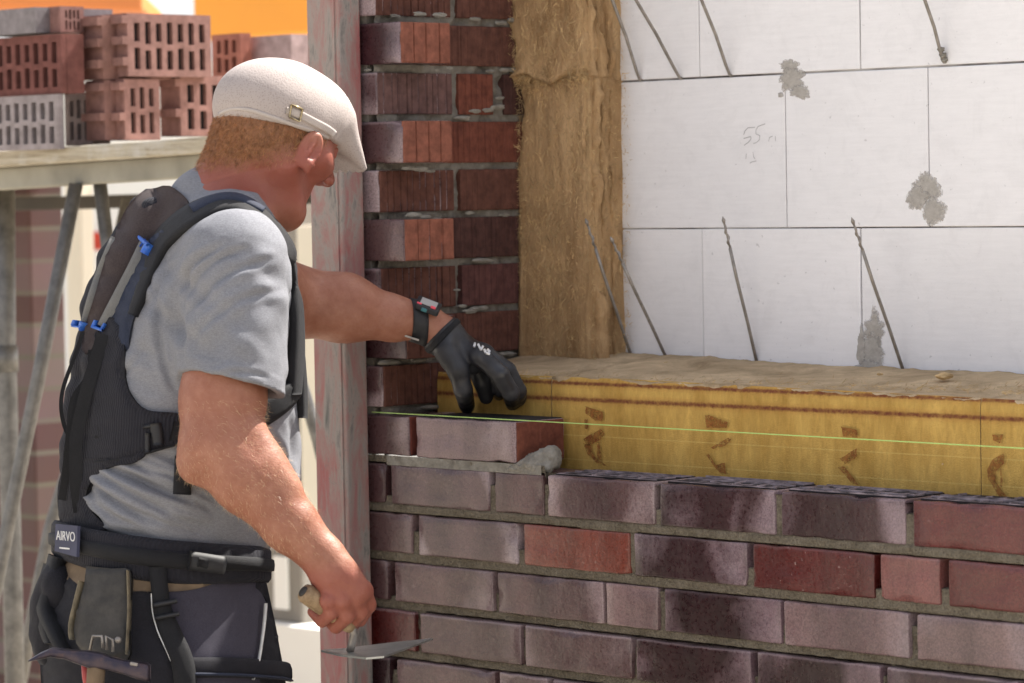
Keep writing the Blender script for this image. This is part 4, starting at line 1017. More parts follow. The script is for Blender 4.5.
M['shirt'] = cloth('grey_marl_jersey', (.155,.158,.174), (.262,.265,.285), 160, .45, .95, 420, (1, 1, 3.5), .5)
M['blackmesh'] = cloth('black_mesh_fabric', (.010,.010,.014), (.028,.027,.035), 40, .6, .8, 700)
_t = M['blackmesh'].node_tree; _b = [n for n in _t.nodes if n.type == 'BUMP'][0]
_w = _t.nodes.new('ShaderNodeTexWave'); _w.wave_type = 'BANDS'; _w.bands_direction = 'X'; _w.inputs['Scale'].default_value = 70; _w.inputs['Distortion'].default_value = 1.2; _tc = _t.nodes.new('ShaderNodeTexCoord'); _t.links.new(_tc.outputs['Object'], _w.inputs['Vector'])
_ad = _t.nodes.new('ShaderNodeMath'); _ad.operation = 'ADD'; _old = _b.inputs['Height'].links[0].from_socket; _t.links.new(_old, _ad.inputs[0]); _t.links.new(_w.outputs['Fac'], _ad.inputs[1]); _t.links.new(_ad.outputs[0], _b.inputs['Height']); _b.inputs['Distance'].default_value = .002
M['yoke'] = cloth('sunlit_black_mesh', (.030,.021,.021), (.072,.055,.053), 40, .6, .8, 600)  # black mesh with the brownish tone of sunlight painted into its colour
M['navy'] = cloth('navy_padding', (.014,.017,.028), (.034,.042,.072), 40, .4, .75, 500)
M['webbing'] = cloth('black_webbing', (.008,.008,.009), (.021,.021,.024), 60, .5, .75, 800)
M['greyweb'] = cloth('grey_webbing', (.13,.13,.125), (.22,.215,.205), 60, .5, .8, 700)
M['blue'] = simple('blue_plastic', (.035, .13, .50), .35, .1, 40)
M['blackplastic'] = simple('black_plastic', (.014, .014, .016), .62, .2, 40)
M['trouser'] = cloth('grey_violet_workwear', (.038,.034,.048), (.066,.062,.082), 60, .35, .85, 600)
M['trouserblack'] = cloth('black_workwear', (.008,.008,.010), (.022,.021,.027), 50, .4, .85, 600)
M['khaki'] = simple('khaki_waistband', (.15, .105, .065), .85, .15, 60)
m = NT('worn_leather', .6, .4); v = m.coord(); m.color(m.ramp(m.noise(v, 28, 6, .7), [(.3, (.022,.020,.018)), (.7, (.060,.054,.047))])); m.bump(m.noise(v, 160, 5, .7), .5, .001); M['leather'] = m.m
M['edge'] = simple('leather_edge', (.17, .14, .09), .8, .3, 90)
M['capcloth'] = None
m = NT('cream_mesh_cap', .85, .2); v = m.coord(); wv = m.n('ShaderNodeTexVoronoi', {'Vector': v, 'Scale': 330.}).outputs['Distance']
c = m.ramp(wv, [(.10, (.23,.19,.17)), (.42, (.41,.355,.33))]); c = m.mix(.4, c, m.ramp(m.noise(v, 14, 4), [(.3, (.36,.31,.29)), (.7, (.45,.395,.37))]))
m.color(c); m.bump(wv, .25, .0010); M['capmesh'] = m.m
M['captrim'] = cloth('cream_cotton', (.40,.35,.32), (.50,.45,.42), 60, .3, .85, 700)
M['white_thread'] = simple('white_print', (.62, .62, .62), .7)
M['label'] = simple('dark_blue_label', (.035, .038, .075), .7)
m = NT('rubber_glove', .38, .5); v = m.coord(); n = m.noise(v, 120, 4, .6); m.color(m.ramp(m.noise(v, 25, 4), [(.3, (.010,.010,.012)), (.7, (.030,.031,.037))])); m.bump(n, .35, .001); m.rough(m.ramp(m.noise(v, 40, 3), [(.4, .35), (.6, .65)])); M['glove'] = m.m
M['reflect'] = simple('silver_piping', (.62, .62, .60), .4)

def put(name, V, F, mat, parent, attrs=None, smooth=True): return mesh_obj(name, to_world(V), F, mat, parent, smooth, attrs=attrs)

# body mesh
V, F = nets(body, m3(40,50,0)*np.array([1,0,1])*0+np.array([-.78, -.36, -1.62]), np.array([.06, .50, .48]), (.0034, .0040, .0036), 2)
N = vnormals(V, F); px, py = pxof(V)
nz1 = fbm(V, 55, 3, 2); nz2 = fbm(V, 200, 2, 7); V = V+N*(nz1*.0007+nz2*.0002)[:, None]
# neck creases + arm veins as small relief
loc = (V-HC)@HM.T/HS
crz = np.exp(-((loc[:, 2]+.075+.02*np.sin(loc[:, 1]*20)-.25*loc[:, 0])/.003)**2)*(loc[:, 0] < -.01)*(py < 230)
V = V-N*crz[:, None]*.0016
neck = np.clip((230-py)/30, 0, 1)*np.clip((py-128)/25, 0, 1)*(px > 190)*(px < 345)  # reddish neck, with its shade also darkened into the skin colour
hand = np.clip((py-560)/15, 0, 1)*(px > 300)*(px < 380)*(py < 640)
redm = np.clip(neck*.9+hand*.75+.2*fbm(V, 18, 3, 5), 0, 1)
hair_lo = -.062+.030*np.clip((loc[:, 0]+.02)/.05, -1, 1.5)+.010*fbm(V, 60, 3, 9)
in_hair = (loc[:, 2] > hair_lo)*(loc[:, 2] < .002+.06*loc[:, 0])*(loc[:, 2] < .03)*(loc[:, 0] < .045)*(V[:, 2] > m3(0, 215)[2])*(np.linalg.norm(V-HC, axis=1) < .14)
earm = (np.abs(np.abs(loc[:, 1])-.088) < .022)*(np.abs(loc[:, 0]-.01) < .026)*(np.abs(loc[:, 2]+.032) < .036)*(np.abs(loc[:, 1]) > .0795)
hairm = np.where(earm, 0, in_hair*np.clip((loc[:, 2]-hair_lo)/.034, 0, 1))
put('body', V, F, M['skin'], man, {'red': ('POINT', np.repeat(redm[:, None], 3, 1)), 'hair': ('POINT', np.repeat(hairm[:, None], 3, 1))})
BV, BN, BL = V, N, loc

# short hair: thin blades rooted on the scalp
def blades(roots, dirs, L, w, mat, name, parent, r, spread=.25):
    mb_v, mb_f = [], []; n = len(roots)
    d = dirs+r.normal(0, spread, dirs.shape); d /= np.linalg.norm(d, axis=1, keepdims=True)
    s = np.cross(d, r.normal(0, 1, d.shape)); s /= np.linalg.norm(s, axis=1, keepdims=True); L = L*r.uniform(.6, 1.25, (n, 1))
    a = roots-s*w; b = roots+s*w; c = roots+d*L*.55+r.normal(0, .0004, d.shape); t = roots+d*L+r.normal(0, .0008, d.shape)
    Vv = np.concatenate([a, b, c-s*w*.8, c+s*w*.8, t]); i = np.arange(n)
    Ff = [(k, n+k, 3*n+k, 2*n+k) for k in i]+[(2*n+k, 3*n+k, 4*n+k) for k in i]
    return put(name, Vv, Ff, mat, parent)
M['hair'] = simple('ginger_brown_hair', (.40, .20, .09), .42, .55, 120)
M['armhair'] = simple('fair_arm_hair', (.75, .55, .32), .35, .2, 300)
r_ = np.random.default_rng(5)
w_ = np.where(hairm > .02, np.clip(hairm, .03, 1)**1.3, 0); w_ = w_*(py < 215); idx = r_.choice(len(V), 9500, p=w_/w_.sum())
roots = V[idx]+r_.normal(0, .0012, (len(idx), 3)); roots -= N[idx]*.0004
dd = N[idx]*.38 - hu*.85 - hf*.25
blades(roots, dd, .0080, .00024, M['hair'], 'hair', man, r_)
am = ((px > 170) & (px < 318) & (py > 400) & (py < 556) & (V[:, 1] < -.13) & (V[:, 1] > -.32)).astype(float)
idx = r_.choice(len(V), 3200, p=am/am.sum()); ax_ = (WRR-ELR)/np.linalg.norm(WRR-ELR)
blades(V[idx], N[idx]*.55+ax_*.8, .010, .000095, M['armhair'], 'arm_hair', man, r_, .35)

def smooth_path(pts, step=4):
    P = np.array(pts, float); out = []
    for i in range(len(P)-1):
        p0, p1, p2, p3 = P[max(i-1, 0)], P[i], P[i+1], P[min(i+2, len(P)-1)]; n = max(2, int(np.linalg.norm((p2-p1)[:2])/step))
        for k in range(n):
            t = k/n; out.append(.5*((2*p1)+(-p0+p2)*t+(2*p0-5*p1+4*p2-p3)*t*t+(-p0+3*p1-3*p2+p3)*t**3))
    out.append(P[-1]); return np.array(out)

# ------------------------------------------------------------------ T-shirt
shirt_torso = Field().u(torso_shirt, .01).u(Cone(m3(230,222,-.02), SHR+np.array([-.004, .01, .0]), .066, .074), .045).u(Cone(m3(213,222,.03), SHL, .066, .074), .045)
shirt_torso.u(Cone(m3(216,226,.0), m3(209,203,.006), .082, .060), .03)
shirt = Field(); shirt.ops = list(shirt_torso.ops)
HEM = m3(232,384,-.205)
hemn = np.array([-.23, -.17, -1.]); hemn /= np.linalg.norm(hemn)
def _sl(F):
    F.u(Cone(SHR+np.array([.002, 0, 0]), m3(231,410,-.208), .077, .0815), .01)
    F.u(Cone(SHR+np.array([-.02, .02, -.01]), m3(222,340,-.17), .060, .060), .03)
    F.keep(Plane(HEM, hemn), .0015)
    F.cut(Cone(m3(230,384,-.203), m3(230,450,-.207), .0680, .0735), .002)
_sleeve = Sub(_sl)
shirt.u(_sleeve, .022)
shirt.u(Cone(SHL, SHL*.45+ELL*.55, .076, .074), .02)
shirt.cut(Cone(m3(240,182,.0), m3(230,214,-.0), .064, .054), .004)
shirt.keep(Plane(m3(170,547), (-.114, 0, -1)), .002)
V, F = nets(shirt, np.array([-.72, -.32, -.40]), np.array([-.20, .34, .27]), .0036, 2)
N = vnormals(V, F); px, py = pxof(V)
def strfold(P, ang, across, along, seed):
    c, s_ = math.cos(R_(ang)), math.sin(R_(ang)); Q = np.stack([(P[:, 0]*c-P[:, 2]*s_)*along, P[:, 1]*along*1.5, (P[:, 0]*s_+P[:, 2]*c)*across], 1)
    return vnoise(Q, 1, seed)
bump_ = lambda a, lo, hi, e: np.clip((a-lo)/e, 0, 1)*np.clip((hi-a)/e, 0, 1)
arm_m = np.clip((.0-V[:, 1]-.10)/.05, 0, 1)*bump_(py, 235, 400, 20)
disp = .0105*(1-np.abs(strfold(V, 22, 62, 7, 3))*2)*bump_(py, 440, 575, 40)*bump_(px, 40, 215, 30)
disp += .0030*strfold(V, -30, 40, 9, 4)*bump_(py, 390, 560, 30)*bump_(px, 230, 320, 20)
disp += .0080*strfold(V, 70, 42, 10, 8)*bump_(py, 250, 380, 25)*(1-arm_m)
disp += .0062*strfold(V, -50, 30, 7, 6)*arm_m+.0040*strfold(V, 35, 48, 9, 16)*arm_m
disp += .0030*fbm(V, 14, 3, 12)
# crease where the sleeve leaves the back, and the stitched hem
sm = np.exp(-((px-(183+.00*py+18*np.exp(-((py-235)/35.)**2)))/3.)**2)*bump_(py, 268, 372, 18); disp -= .006*sm
hd = (V-HEM)@(-hemn); disp += np.where(arm_m > .3, .0010*np.clip((-.0+.022-hd)/.002, 0, 1)*(hd > -.004), 0)
crease = lambda n, w: np.clip(np.abs(n)/w, 0, 1)-1
disp += .0040*crease(strfold(V, 24, 34, 5, 90), .28)*bump_(py, 445, 560, 30)*bump_(px, 40, 225, 30)
disp += .0035*crease(strfold(V, 62, 26, 6, 91), .25)*bump_(py, 240, 400, 25)*(1-arm_m)
disp += .0032*crease(strfold(V, -42, 24, 6, 92), .25)*arm_m
flines = [([(225,244),(196,262),(180,289),(177,318),(182,349)], 3.2, .0060), ([(157,285),(158,310),(160,345),(168,375),(178,395)], 3, .0045), ([(251,246),(211,262),(188,291),(184,318)], 2.6, .0040),
 ([(277,257),(225,275),(193,307),(186,330)], 3, .0036), ([(285,290),(240,300),(200,330),(188,352)], 3.2, .0030), ([(92,482),(125,505),(150,520)], 2.6, .0050), ([(95,470),(145,499),(178,516)], 2.6, .0055), ([(106,465),(160,488),(200,506)], 2.4, .0045),
 ([(119,459),(175,478),(205,490)], 2.4, .0040), ([(92,500),(118,516),(140,524)], 2.6, .0040), ([(140,470),(190,497),(214,512)], 2.2, .0036), ([(170,262),(160,285),(150,305)], 3, .0035), ([(200,380),(240,372),(272,378)], 2.4, .0020), ([(270,430),(285,470),(288,510)], 3, .004), ([(288,410),(292,450),(280,500)], 3, .003)]
front = V[:, 1] < .02
for pl, w_l, dp_l in flines:
    Q = smooth_path([(x, y, 0) for x, y in pl], 2)[:, :2]; m_ = front & (px > Q[:, 0].min()-14) & (px < Q[:, 0].max()+14) & (py > Q[:, 1].min()-14) & (py < Q[:, 1].max()+14)
    ii = np.nonzero(m_)[0]; dq = np.sqrt((px[ii, None]-Q[None, :, 0])**2+(py[ii, None]-Q[None, :, 1])**2); k_ = dq.argmin(1); dmin = dq.min(1); fade = np.clip(np.minimum(k_, len(Q)-1-k_)/(len(Q)*.22), 0, 1)
    disp[ii] += -dp_l*np.exp(-(dmin/w_l)**2)*fade+dp_l*.65*np.exp(-((dmin-w_l*2.3)/(w_l*1.3))**2)*fade
V = V+N*disp[:, None]*1.15
put('t_shirt', V, F, M['shirt'], man)

# trousers
trs = Field().u(hips, .01)
for hp, kn_, an in ((HIPR, KNR, ANR), (HIPL, KNL, ANL)):
    trs.u(Cone(hp, kn_, .104, .080), .05); trs.u(Cone(kn_, an+np.array([0, 0, .02]), .080, .066), .03)
V, F = nets(trs, np.array([-.86, -.34, -1.60]), np.array([-.26, .40, -.30]), .006, 2)
N = vnormals(V, F); px, py = pxof(V); V = V+N*(.0035*fbm(V, 12, 4, 31)+.003*strfold(V, 60, 26, 7, 33)*bump_(py, 600, 1200, 40))[:, None]
put('trousers', V, F, M['trouser'], man)
for an, lab in ((ANR, 'right'), (ANL, 'left')):
    B_ = Field().u(Cone(an, an+np.array([0, 0, .09]), .060, .062), .01).u(Cone(an+np.array([.0, 0, -.035]), an+np.array([.15, .05, -.045]), .045, .040), .03).keep(Plane(an+np.array([0, 0, -.084]), (0, 0, -1)), .002)
    V, F = nets(B_, an-np.array([.12, .12, .12]), an+np.array([.24, .2, .18]), .008, 1); put('boot', V, F, M['leather'], man)

# glove and watch on the far hand
gl = Field(); hand_left(gl, .0028)
gdir = (m3(470,360,.385)-WRL); gdir /= np.linalg.norm(gdir)
gl.keep(Plane(m3(437,334,.38), -(m3(455,352,.38)-m3(437,334,.38))/1), .002)
V, F = nets(gl, m3(405,300,.25)*0+np.array([-.20, .27, -.16]), np.array([.06, .52, .05]), .0026, 2)
N = vnormals(V, F); V = V+N*(.0009*fbm(V, 60, 3, 41))[:, None]; g = put('glove', V, F, M['glove'], man)
mb = MB(); cuffc = m3(438.5,335,.381); n_ = (m3(455,352,.38)-m3(437,334,.38)); n_ /= np.linalg.norm(n_); u_ = np.cross(n_, [0, 1, 0]); u_ /= np.linalg.norm(u_); w2 = np.cross(n_, u_)
def surf_ring(fld, c, n, nseg=48, off=.001):
    u = np.cross(n, [0, 1, .01]); u /= np.linalg.norm(u); w = np.cross(n, u); out = []
    for i in range(nseg):
        a = 2*math.pi*i/nseg; d = math.cos(a)*u+math.sin(a)*w; R0 = np.linspace(.0, .12, 240); D = fld.d(c+R0[:, None]*d); k = np.argmax(D > 0); out.append(c+d*(R0[k]+off))
    return np.array(out)
def ring_band(fld, c, n, width, th, name, mat, parent, tilt=None, nseg=64, rows=5):
    c = np.array(c); n = np.array(n)/np.linalg.norm(n); prof = []
    for k in range(rows):
        t = (k/(rows-1)-.5)*width; e = th if 0 < k < rows-1 else th*.6; prof.append(surf_ring(fld, c+n*t, n, nseg, e))
    prof = [surf_ring(fld, c-n*width*.5, n, nseg, -.002)]+prof+[surf_ring(fld, c+n*width*.5, n, nseg, -.002)]
    V = np.concatenate(prof); K = len(prof); F = [(k*nseg+i, k*nseg+(i+1) % nseg, ((k+1) % K)*nseg+(i+1) % nseg, ((k+1) % K)*nseg+i) for k in range(K) for i in range(nseg)]
    return put(name, V, F, mat, parent)
armL = Field(); arm_left(armL); hand_left(armL)
glf = Field(); hand_left(glf, .003)
ring_band(glf, m3(441,338,.38), n_, .010, .0016, 'cuff', M['webbing'], g, rows=4)
wr = empty('wristwatch', (0, 0, 0), None, None); wr.location = (0, 0, 0); wr.parent = man; wr.location = Vector(to_world(m3(418,318,.36))[0])-man.location
ad = (m3(430,324,.37)-m3(400,318,.36)); ad /= np.linalg.norm(ad); ad2 = ad+np.array([0, 0, -.0]); 
ring_band(armL, m3(418,320,.368), ad+np.array([.0, 0, .18]), .026, .0035, 'strap', M['blackplastic'], wr)
def local_box(c, ux, uy, uz, hx, hy, hz):
    V = [np.array(c)+sx*hx*ux+sy*hy*uy+sz*hz*uz for sx in (-1, 1) for sy in (-1, 1) for sz in (-1, 1)]
    return V, [(0,1,3,2), (4,6,7,5), (0,4,5,1), (2,3,7,6), (0,2,6,4), (1,5,7,3)]
wu = np.array([.93, 0, -.36]); wn = np.array([.33, -.35, .87]); wn -= wu*np.dot(wn, wu); wn /= np.linalg.norm(wn); wv_ = np.cross(wn, wu)
V, F = local_box(m3(428,306,.352), wu, wv_, wn, .021, .022, .0055); o = put('watch_case', V, np.array(F), M['blackplastic'], wr, smooth=False); bevel(o, .003, 2)
V, F = local_box(m3(428,306,.352)+wn*.0055, wu, wv_, wn, .014, .014, .0008); put('watch_face', V, np.array(F), M['glass'], wr, smooth=False)
M['pinkmark'] = simple('pink_red_accent', (.75, .08, .12), .5); M['teal'] = simple('teal_accent', (.03, .14, .16), .5)
for (x, y, d_, hx, mt, nm) in ((419,304,.334,.0042,'pinkmark','accent'), (433,308,.334,.0042,'pinkmark','accent'), (424,310,.330,.005,'teal','accent')):
    V, F = local_box(m3(x, y, d_), wu, wv_, wn, hx, .002, .0030); o = put(nm, V, np.array(F), M[mt], wr, smooth=False); bevel(o, .001, 1)
V, F = local_box(m3(412,338,.352), np.array([.94, 0, -.30]), np.array([0, 1, 0]), np.array([.3, 0, .94]), .0125, .012, .0016); o = put('buckle', V, np.array(F), M['steel'], wr, smooth=False)

# ------------------------------------------------------------------ cap
cap = Field().u(hE((.001, 0, .028), (.107, .0910, .081)), .01)
cap.u(hE((.048, 0, .040), (.074, .078, .058)), .02)
for yy in (0, .014, -.014, .028, -.028, .041, -.041):
    cap.u(hC((.084, yy, .040-abs(yy)*.12), (.164-yy*yy*11, yy*1.12, -.010-abs(yy)*.12), .026, .0045), .013)
class CapKeep:
    lo = np.full(3, -9.); hi = np.full(3, 9.)
    def d(s, P):
        q = (P-HC)@HM.T/HS; x = q[:, 0]; t = np.clip((x-.085)/.012, 0, 1)
        return -(q[:, 2]-((1-t)*(-.004+.06*x)+t*(.040-.42*x-.12*np.abs(q[:, 1]))))
cap.keep(CapKeep(), .003)
V, F = nets(cap, HC-np.array([.16, .16, .10]), HC+np.array([.22, .22, .16]), .0028, 2)
N = vnormals(V, F); lc = (V-HC)@HM.T/HS
seam = np.exp(-(lc[:, 1]/.0022)**2)*(lc[:, 2] > .03)*.0010+np.exp(-((lc[:, 0]-.055-.3*lc[:, 2])/.0022)**2)*.0008
V = V+N*(.0012*fbm(V, 16, 2, 51)-seam*1.3)[:, None]
cp = put('cap', V, F, M['capmesh'], man)
capf = cap

# ------------------------------------------------------------------ overlays projected on the clothes
def raycast(fld, px, py, d0=-.36, d1=.36, n=150):
    px = np.asarray(px, float); py = np.asarray(py, float); D = np.linspace(d0, d1, n); best = np.full(len(px), 9.); bd = np.zeros(len(px)); res_ = np.full(len(px), np.nan); prev = None
    for k, dp in enumerate(D):
        t = D0+dp; P = np.stack([(px-512)*t/FPX, np.full(len(px), dp), -(py-341.5)*t/FPX], 1); dd = fld.d(P)
        upd = dd < best; best = np.where(upd, dd, best); bd = np.where(upd, dp, bd)
        if prev is not None:
            c = np.isnan(res_) & (dd <= 0) & (prev > 0); res_ = np.where(c, dp-(D[1]-D[0])*(-dd)/np.maximum(prev-dd, 1e-9), res_)
        prev = dd
    dep = np.where(np.isnan(res_), bd, res_); t = D0+dep
    return np.stack([(px-512)*t/FPX, dep, -(py-341.5)*t/FPX], 1)
def ribbon(fld, pts, name, mat, parent, th=.003, off=.001, ns=5, sm=6, drange=(-.36, .36), edge=0.0):
    """pts: (px, py, width px)"""
    P = smooth_path(pts); T = np.gradient(P[:, :2], axis=0); T /= np.linalg.norm(T, axis=1, keepdims=True); Nn = np.stack([-T[:, 1], T[:, 0]], 1)
    rows = []
    for j in range(ns):
        s = (j/(ns-1)-.5)*P[:, 2]; rows.append(raycast(fld, P[:, 0]+Nn[:, 0]*s, P[:, 1]+Nn[:, 1]*s, *drange))
    A = np.stack(rows, 1)          # len x ns x 3
    if name == 'adjuster_strap': A[:, :, 1] = A[:, :, 1].mean(1, keepdims=True)
    for _ in range(sm):
        dpt = A[:, :, 1]; q = dpt.copy(); q[1:-1] = (dpt[:-2]+2*dpt[1:-1]+dpt[2:])/4; q[:, 1:-1] = (q[:, :-2]+2*q[:, 1:-1]+q[:, 2:])/4
        A[:, :, 1] = q
    tt = D0+A[:, :, 1]; A[:, :, 0] = (np.stack([P[:, 0]+Nn[:, 0]*(j/(ns-1)-.5)*P[:, 2] for j in range(ns)], 1)-512)*tt/FPX
    A[:, :, 2] = -(np.stack([P[:, 1]+Nn[:, 1]*(j/(ns-1)-.5)*P[:, 2] for j in range(ns)], 1)-341.5)*tt/FPX
    du = np.gradient(A, axis=0); dv_ = np.gradient(A, axis=1); nn = np.cross(du, dv_); nn /= np.maximum(np.linalg.norm(nn, axis=2, keepdims=True), 1e-9)
    nn = np.where((nn[:, :, 1] > 0)[:, :, None], -nn, nn)
    nn = nn+np.array([0, -.5, 0]); nn /= np.linalg.norm(nn, axis=2, keepdims=True)
    prof = np.ones(ns); prof[0] = prof[-1] = .72
    if edge: prof[1] += edge; prof[-2] += edge
    top = A+nn*(off+th*prof[None, :, None]); botm = A-nn*.004 if off < .0085 else A+nn*(off-.0025)
    L = len(A); V = np.concatenate([top.reshape(-1, 3), botm.reshape(-1, 3)]); o_ = L*ns; F = []
    for i in range(L-1):
        for j in range(ns-1):
            a = i*ns+j; F.append((a, a+1, a+ns+1, a+ns)); F.append((o_+a, o_+a+ns, o_+a+ns+1, o_+a+1))
        F.append((i*ns, (i+1)*ns, o_+(i+1)*ns, o_+i*ns)); F.append((i*ns+ns-1, o_+i*ns+ns-1, o_+(i+1)*ns+ns-1, (i+1)*ns+ns-1))
    F.append(tuple(list(range(ns))+[o_+j for j in range(ns)][::-1])); F.append(tuple([(L-1)*ns+j for j in range(ns)][::-1]+[o_+(L-1)*ns+j for j in range(ns)]))
    return mesh_obj(name, to_world(V), F, mat, parent, True)
def patch(fld, poly, name, mat, parent, th=.004, off=.001, step=5, sm=4, drange=(-.36, .36)):
    P = np.array(poly, float); Pc = smooth_path([(*p, 0) for p in P]+[(*P[0], 0)], step)[:-1, :2]
    nb = len(Pc); lo, hi = Pc.min(0), Pc.max(0); pts = [Vector(p) for p in Pc]
    gx, gy = np.meshgrid(np.arange(lo[0], hi[0], step), np.arange(lo[1], hi[1], step))
    for x, y in zip(gx.ravel(), gy.ravel()):
        c = False; j = nb-1
        for i in range(nb):
            if (Pc[i][1] > y) != (Pc[j][1] > y) and x < (Pc[j][0]-Pc[i][0])*(y-Pc[i][1])/(Pc[j][1]-Pc[i][1])+Pc[i][0]: c = not c
            j = i
        if c and np.min(np.linalg.norm(Pc-[x, y], axis=1)) > step*.45: pts.append(Vector((x+random.uniform(-.3, .3), y+random.uniform(-.3, .3))))
    vs_, es_, fs_, *_ = geometry.delaunay_2d_cdt(pts, [(i, (i+1) % nb) for i in range(nb)], [list(range(nb))], 1, 1e-4)
    vs_ = np.array([v[:] for v in vs_]); A = raycast(fld, vs_[:, 0], vs_[:, 1], *drange)
    nb_ = [set() for _ in vs_]
    for f in fs_:
        for i in range(len(f)): nb_[f[i]].add(f[(i+1) % len(f)]); nb_[f[(i+1) % len(f)]].add(f[i])
    dep = A[:, 1]
    for _ in range(sm): dep = np.array([.5*dep[i]+.5*np.mean([dep[j] for j in nb_[i]]) if nb_[i] else dep[i] for i in range(len(dep))])
    t = D0+dep; A = np.stack([(vs_[:, 0]-512)*t/FPX, dep, -(vs_[:, 1]-341.5)*t/FPX], 1)
    g = fld.grad(A); g = g+np.array([0, -.6, 0]); g /= np.linalg.norm(g, axis=1, keepdims=True)
    bedge = {}
    for f in fs_:
        for i in range(len(f)):
            a, b = f[i], f[(i+1) % len(f)]; k = (min(a, b), max(a, b)); bedge[k] = bedge.get(k, 0)+1
    be = [k for k, c in bedge.items() if c == 1]; on = set(i for k in be for i in k)
    thv = np.array([th*.6 if i in on else th for i in range(len(A))])
    top = A+g*(off+thv)[:, None]; bot_ = A-g*.004; n = len(A); F = [tuple(f) for f in fs_]+[tuple(n+i for i in f[::-1]) for f in fs_]+[(a, b, n+b, n+a) for a, b in be]
    return mesh_obj(name, to_world(np.concatenate([top, bot_])), F, mat, parent, True)

# padded back panel of the harness: a body of its own behind the spine
backp = Field()
path = [(146,212,18,.045), (122,262,22,.03), (108,305,24,.02), (99,360,25,.01), (92,410,27,.0), (88,455,26,.0), (84,500,22,.0), (80,530,20,.0)]
for (a, b) in zip(path[:-1], path[1:]): backp.u(Cone(m3(a[0], a[1], a[3]), m3(b[0], b[1], b[3]), a[2]/642, b[2]/642), .02)
for (a, b) in zip(path[:-1], path[1:]): backp.u(Cone(m3(a[0]+8, a[1], a[3]-.05), m3(b[0]+8, b[1], b[3]-.05), a[2]/642*.8, b[2]/642*.8), .02)
V, F = nets(backp, np.array([-.74, -.14, -.34]), np.array([-.5, .14, .26]), .005, 1); N = vnormals(V, F)
V = V+N*(.0015*np.sin(V[:, 2]*150)+.001*fbm(V, 30, 3, 61))[:, None]
vest = empty('support_harness', (0, 0, 0), None, None); vest.parent = man; vest.location = (0, 0, 0)
put('back_panel', V, F, M['blackmesh'], vest)
base = Field(); base.ops = list(shirt_torso.ops)+list(backp.ops)+[(hips, 'u', .01)]
patch(base, [(146,191), (158,190), (172,187), (190,205), (176,222), (160,232), (148,246), (135,268), (119,296), (104,322), (92,352), (84,350), (88,325), (100,285), (114,240), (130,206)], 'yoke', M['yoke'], vest, .006)
patch(base, [(127,328), (128,356), (128,378), (134,397), (148,410), (180,414), (184,428), (182,443), (152,450), (127,460), (100,466), (84,462), (82,420), (88,375), (98,345), (112,318)], 'side_panel', M['blackmesh'], vest, .010, .003)
# lumbar flank pad running down to the belt
patch(base, [(84,458), (120,458), (150,449), (138,462), (112,468), (97,480), (91,497), (97,512), (110,528), (84,528), (68,524), (62,500), (66,474)], 'lumbar_pad', M['blackmesh'], vest, .012, .004)
patch(base, [(164,231), (176,238), (161,258), (151,286), (140,307), (132,334), (129,360), (112,372), (100,350), (103,332), (120,305), (134,272), (146,246)], 'strap_padding', M['navy'], vest, .008)
ribbon(base, [(292,262,10), (284,248,15), (272,233,17), (255,215,17), (240,206,17), (222,205,18), (204,211,20), (186,221,20), (170,234,18), (160,248,15), (152,268,12), (143,292,10), (134,316,8)], 'shoulder_strap', M['webbing'], vest, .0075, .002)
ribbon(base, [(262,214,5), (240,202,8), (222,201,9), (206,206,9), (194,212,9)], 'shoulder_strap_cover', M['navy'], vest, .011, .002)
ribbon(base, [(147,244,14), (137,266,15), (123,292,14), (111,314,13), (104,326,11)], 'adjuster_strap', M['greyweb'], vest, .0025, .0135)
ribbon(base, [(114,242,9), (102,272,10), (92,300,9), (85,326,8)], 'adjuster_strap', M['greyweb'], vest, .0025, .0115)
def buckle_blue(cx, cy, ang, s, name='buckle'):
    root = empty(name, (0, 0, 0), None, None); 
    c, sn = math.cos(R_(ang)), math.sin(R_(ang)); q = lambda x, y: (cx+s*(x*c-y*sn), cy+s*(x*sn+y*c))
    ribbon(base, [(*q(-7, 0), 4*s), (*q(7, 0), 4*s)], name, M['blue'], vest, .018, .004, sm=2)
    ribbon(base, [(*q(-5.5, 0), 3.2*s), (*q(-6.5, 9), 3.2*s)], 'buckle_hook', M['blue'], vest, .018, .004, sm=2)
    ribbon(base, [(*q(5.5, 0), 3.2*s), (*q(6.5, 9), 3.2*s)], 'buckle_hook', M['blue'], vest, .018, .004, sm=2)
    bpy.data.objects.remove(root)
buckle_blue(150, 246, 32, 1.05); buckle_blue(103, 330, 205, .8); buckle_blue(85, 328, 200, .65)
# front strap seen at the chest edge and the belly strap
ribbon(base, [(291,258,8), (294,290,9), (294,330,10), (293,365,11), (291,395,10)], 'chest_strap', M['webbing'], vest, .012, .004, drange=(-.12, .2))
ribbon(base, [(298,350,5), (299,385,6), (299,418,5)], 'strap_tail', M['webbing'], vest, .008, .006, drange=(-.12, .2))
ribbon(base, [(172,430,29), (205,436,27), (240,426,25), (262,413,24), (280,400,22), (292,388,16)], 'belly_strap', M['webbing'], vest, .010, .004)
ribbon(base, [(150,433,5), (150,452,5)], 'slider', M['blackplastic'], vest, .015, .004)
ribbon(base, [(146,427,4), (162,424,4)], 'slider', M['blackplastic'], vest, .014, .004); 
ribbon(base, [(157,423,11), (159,435,12), (160,445,11)], 'slider', M['blackplastic'], vest, .016, .004)
ribbon(base, [(100,432,18), (126,432,18), (150,433,17)], 'side_strap', M['webbing'], vest, .008, .004)
ribbon(base, [(98,463,3), (130,458,3), (160,449,3), (178,444,3)], 'binding', M['webbing'], vest, .010, .004)
ribbon(base, [(184,456,18), (183,474,18), (182,494,18)], 'strap_end', M['webbing'], vest, .010, .008)
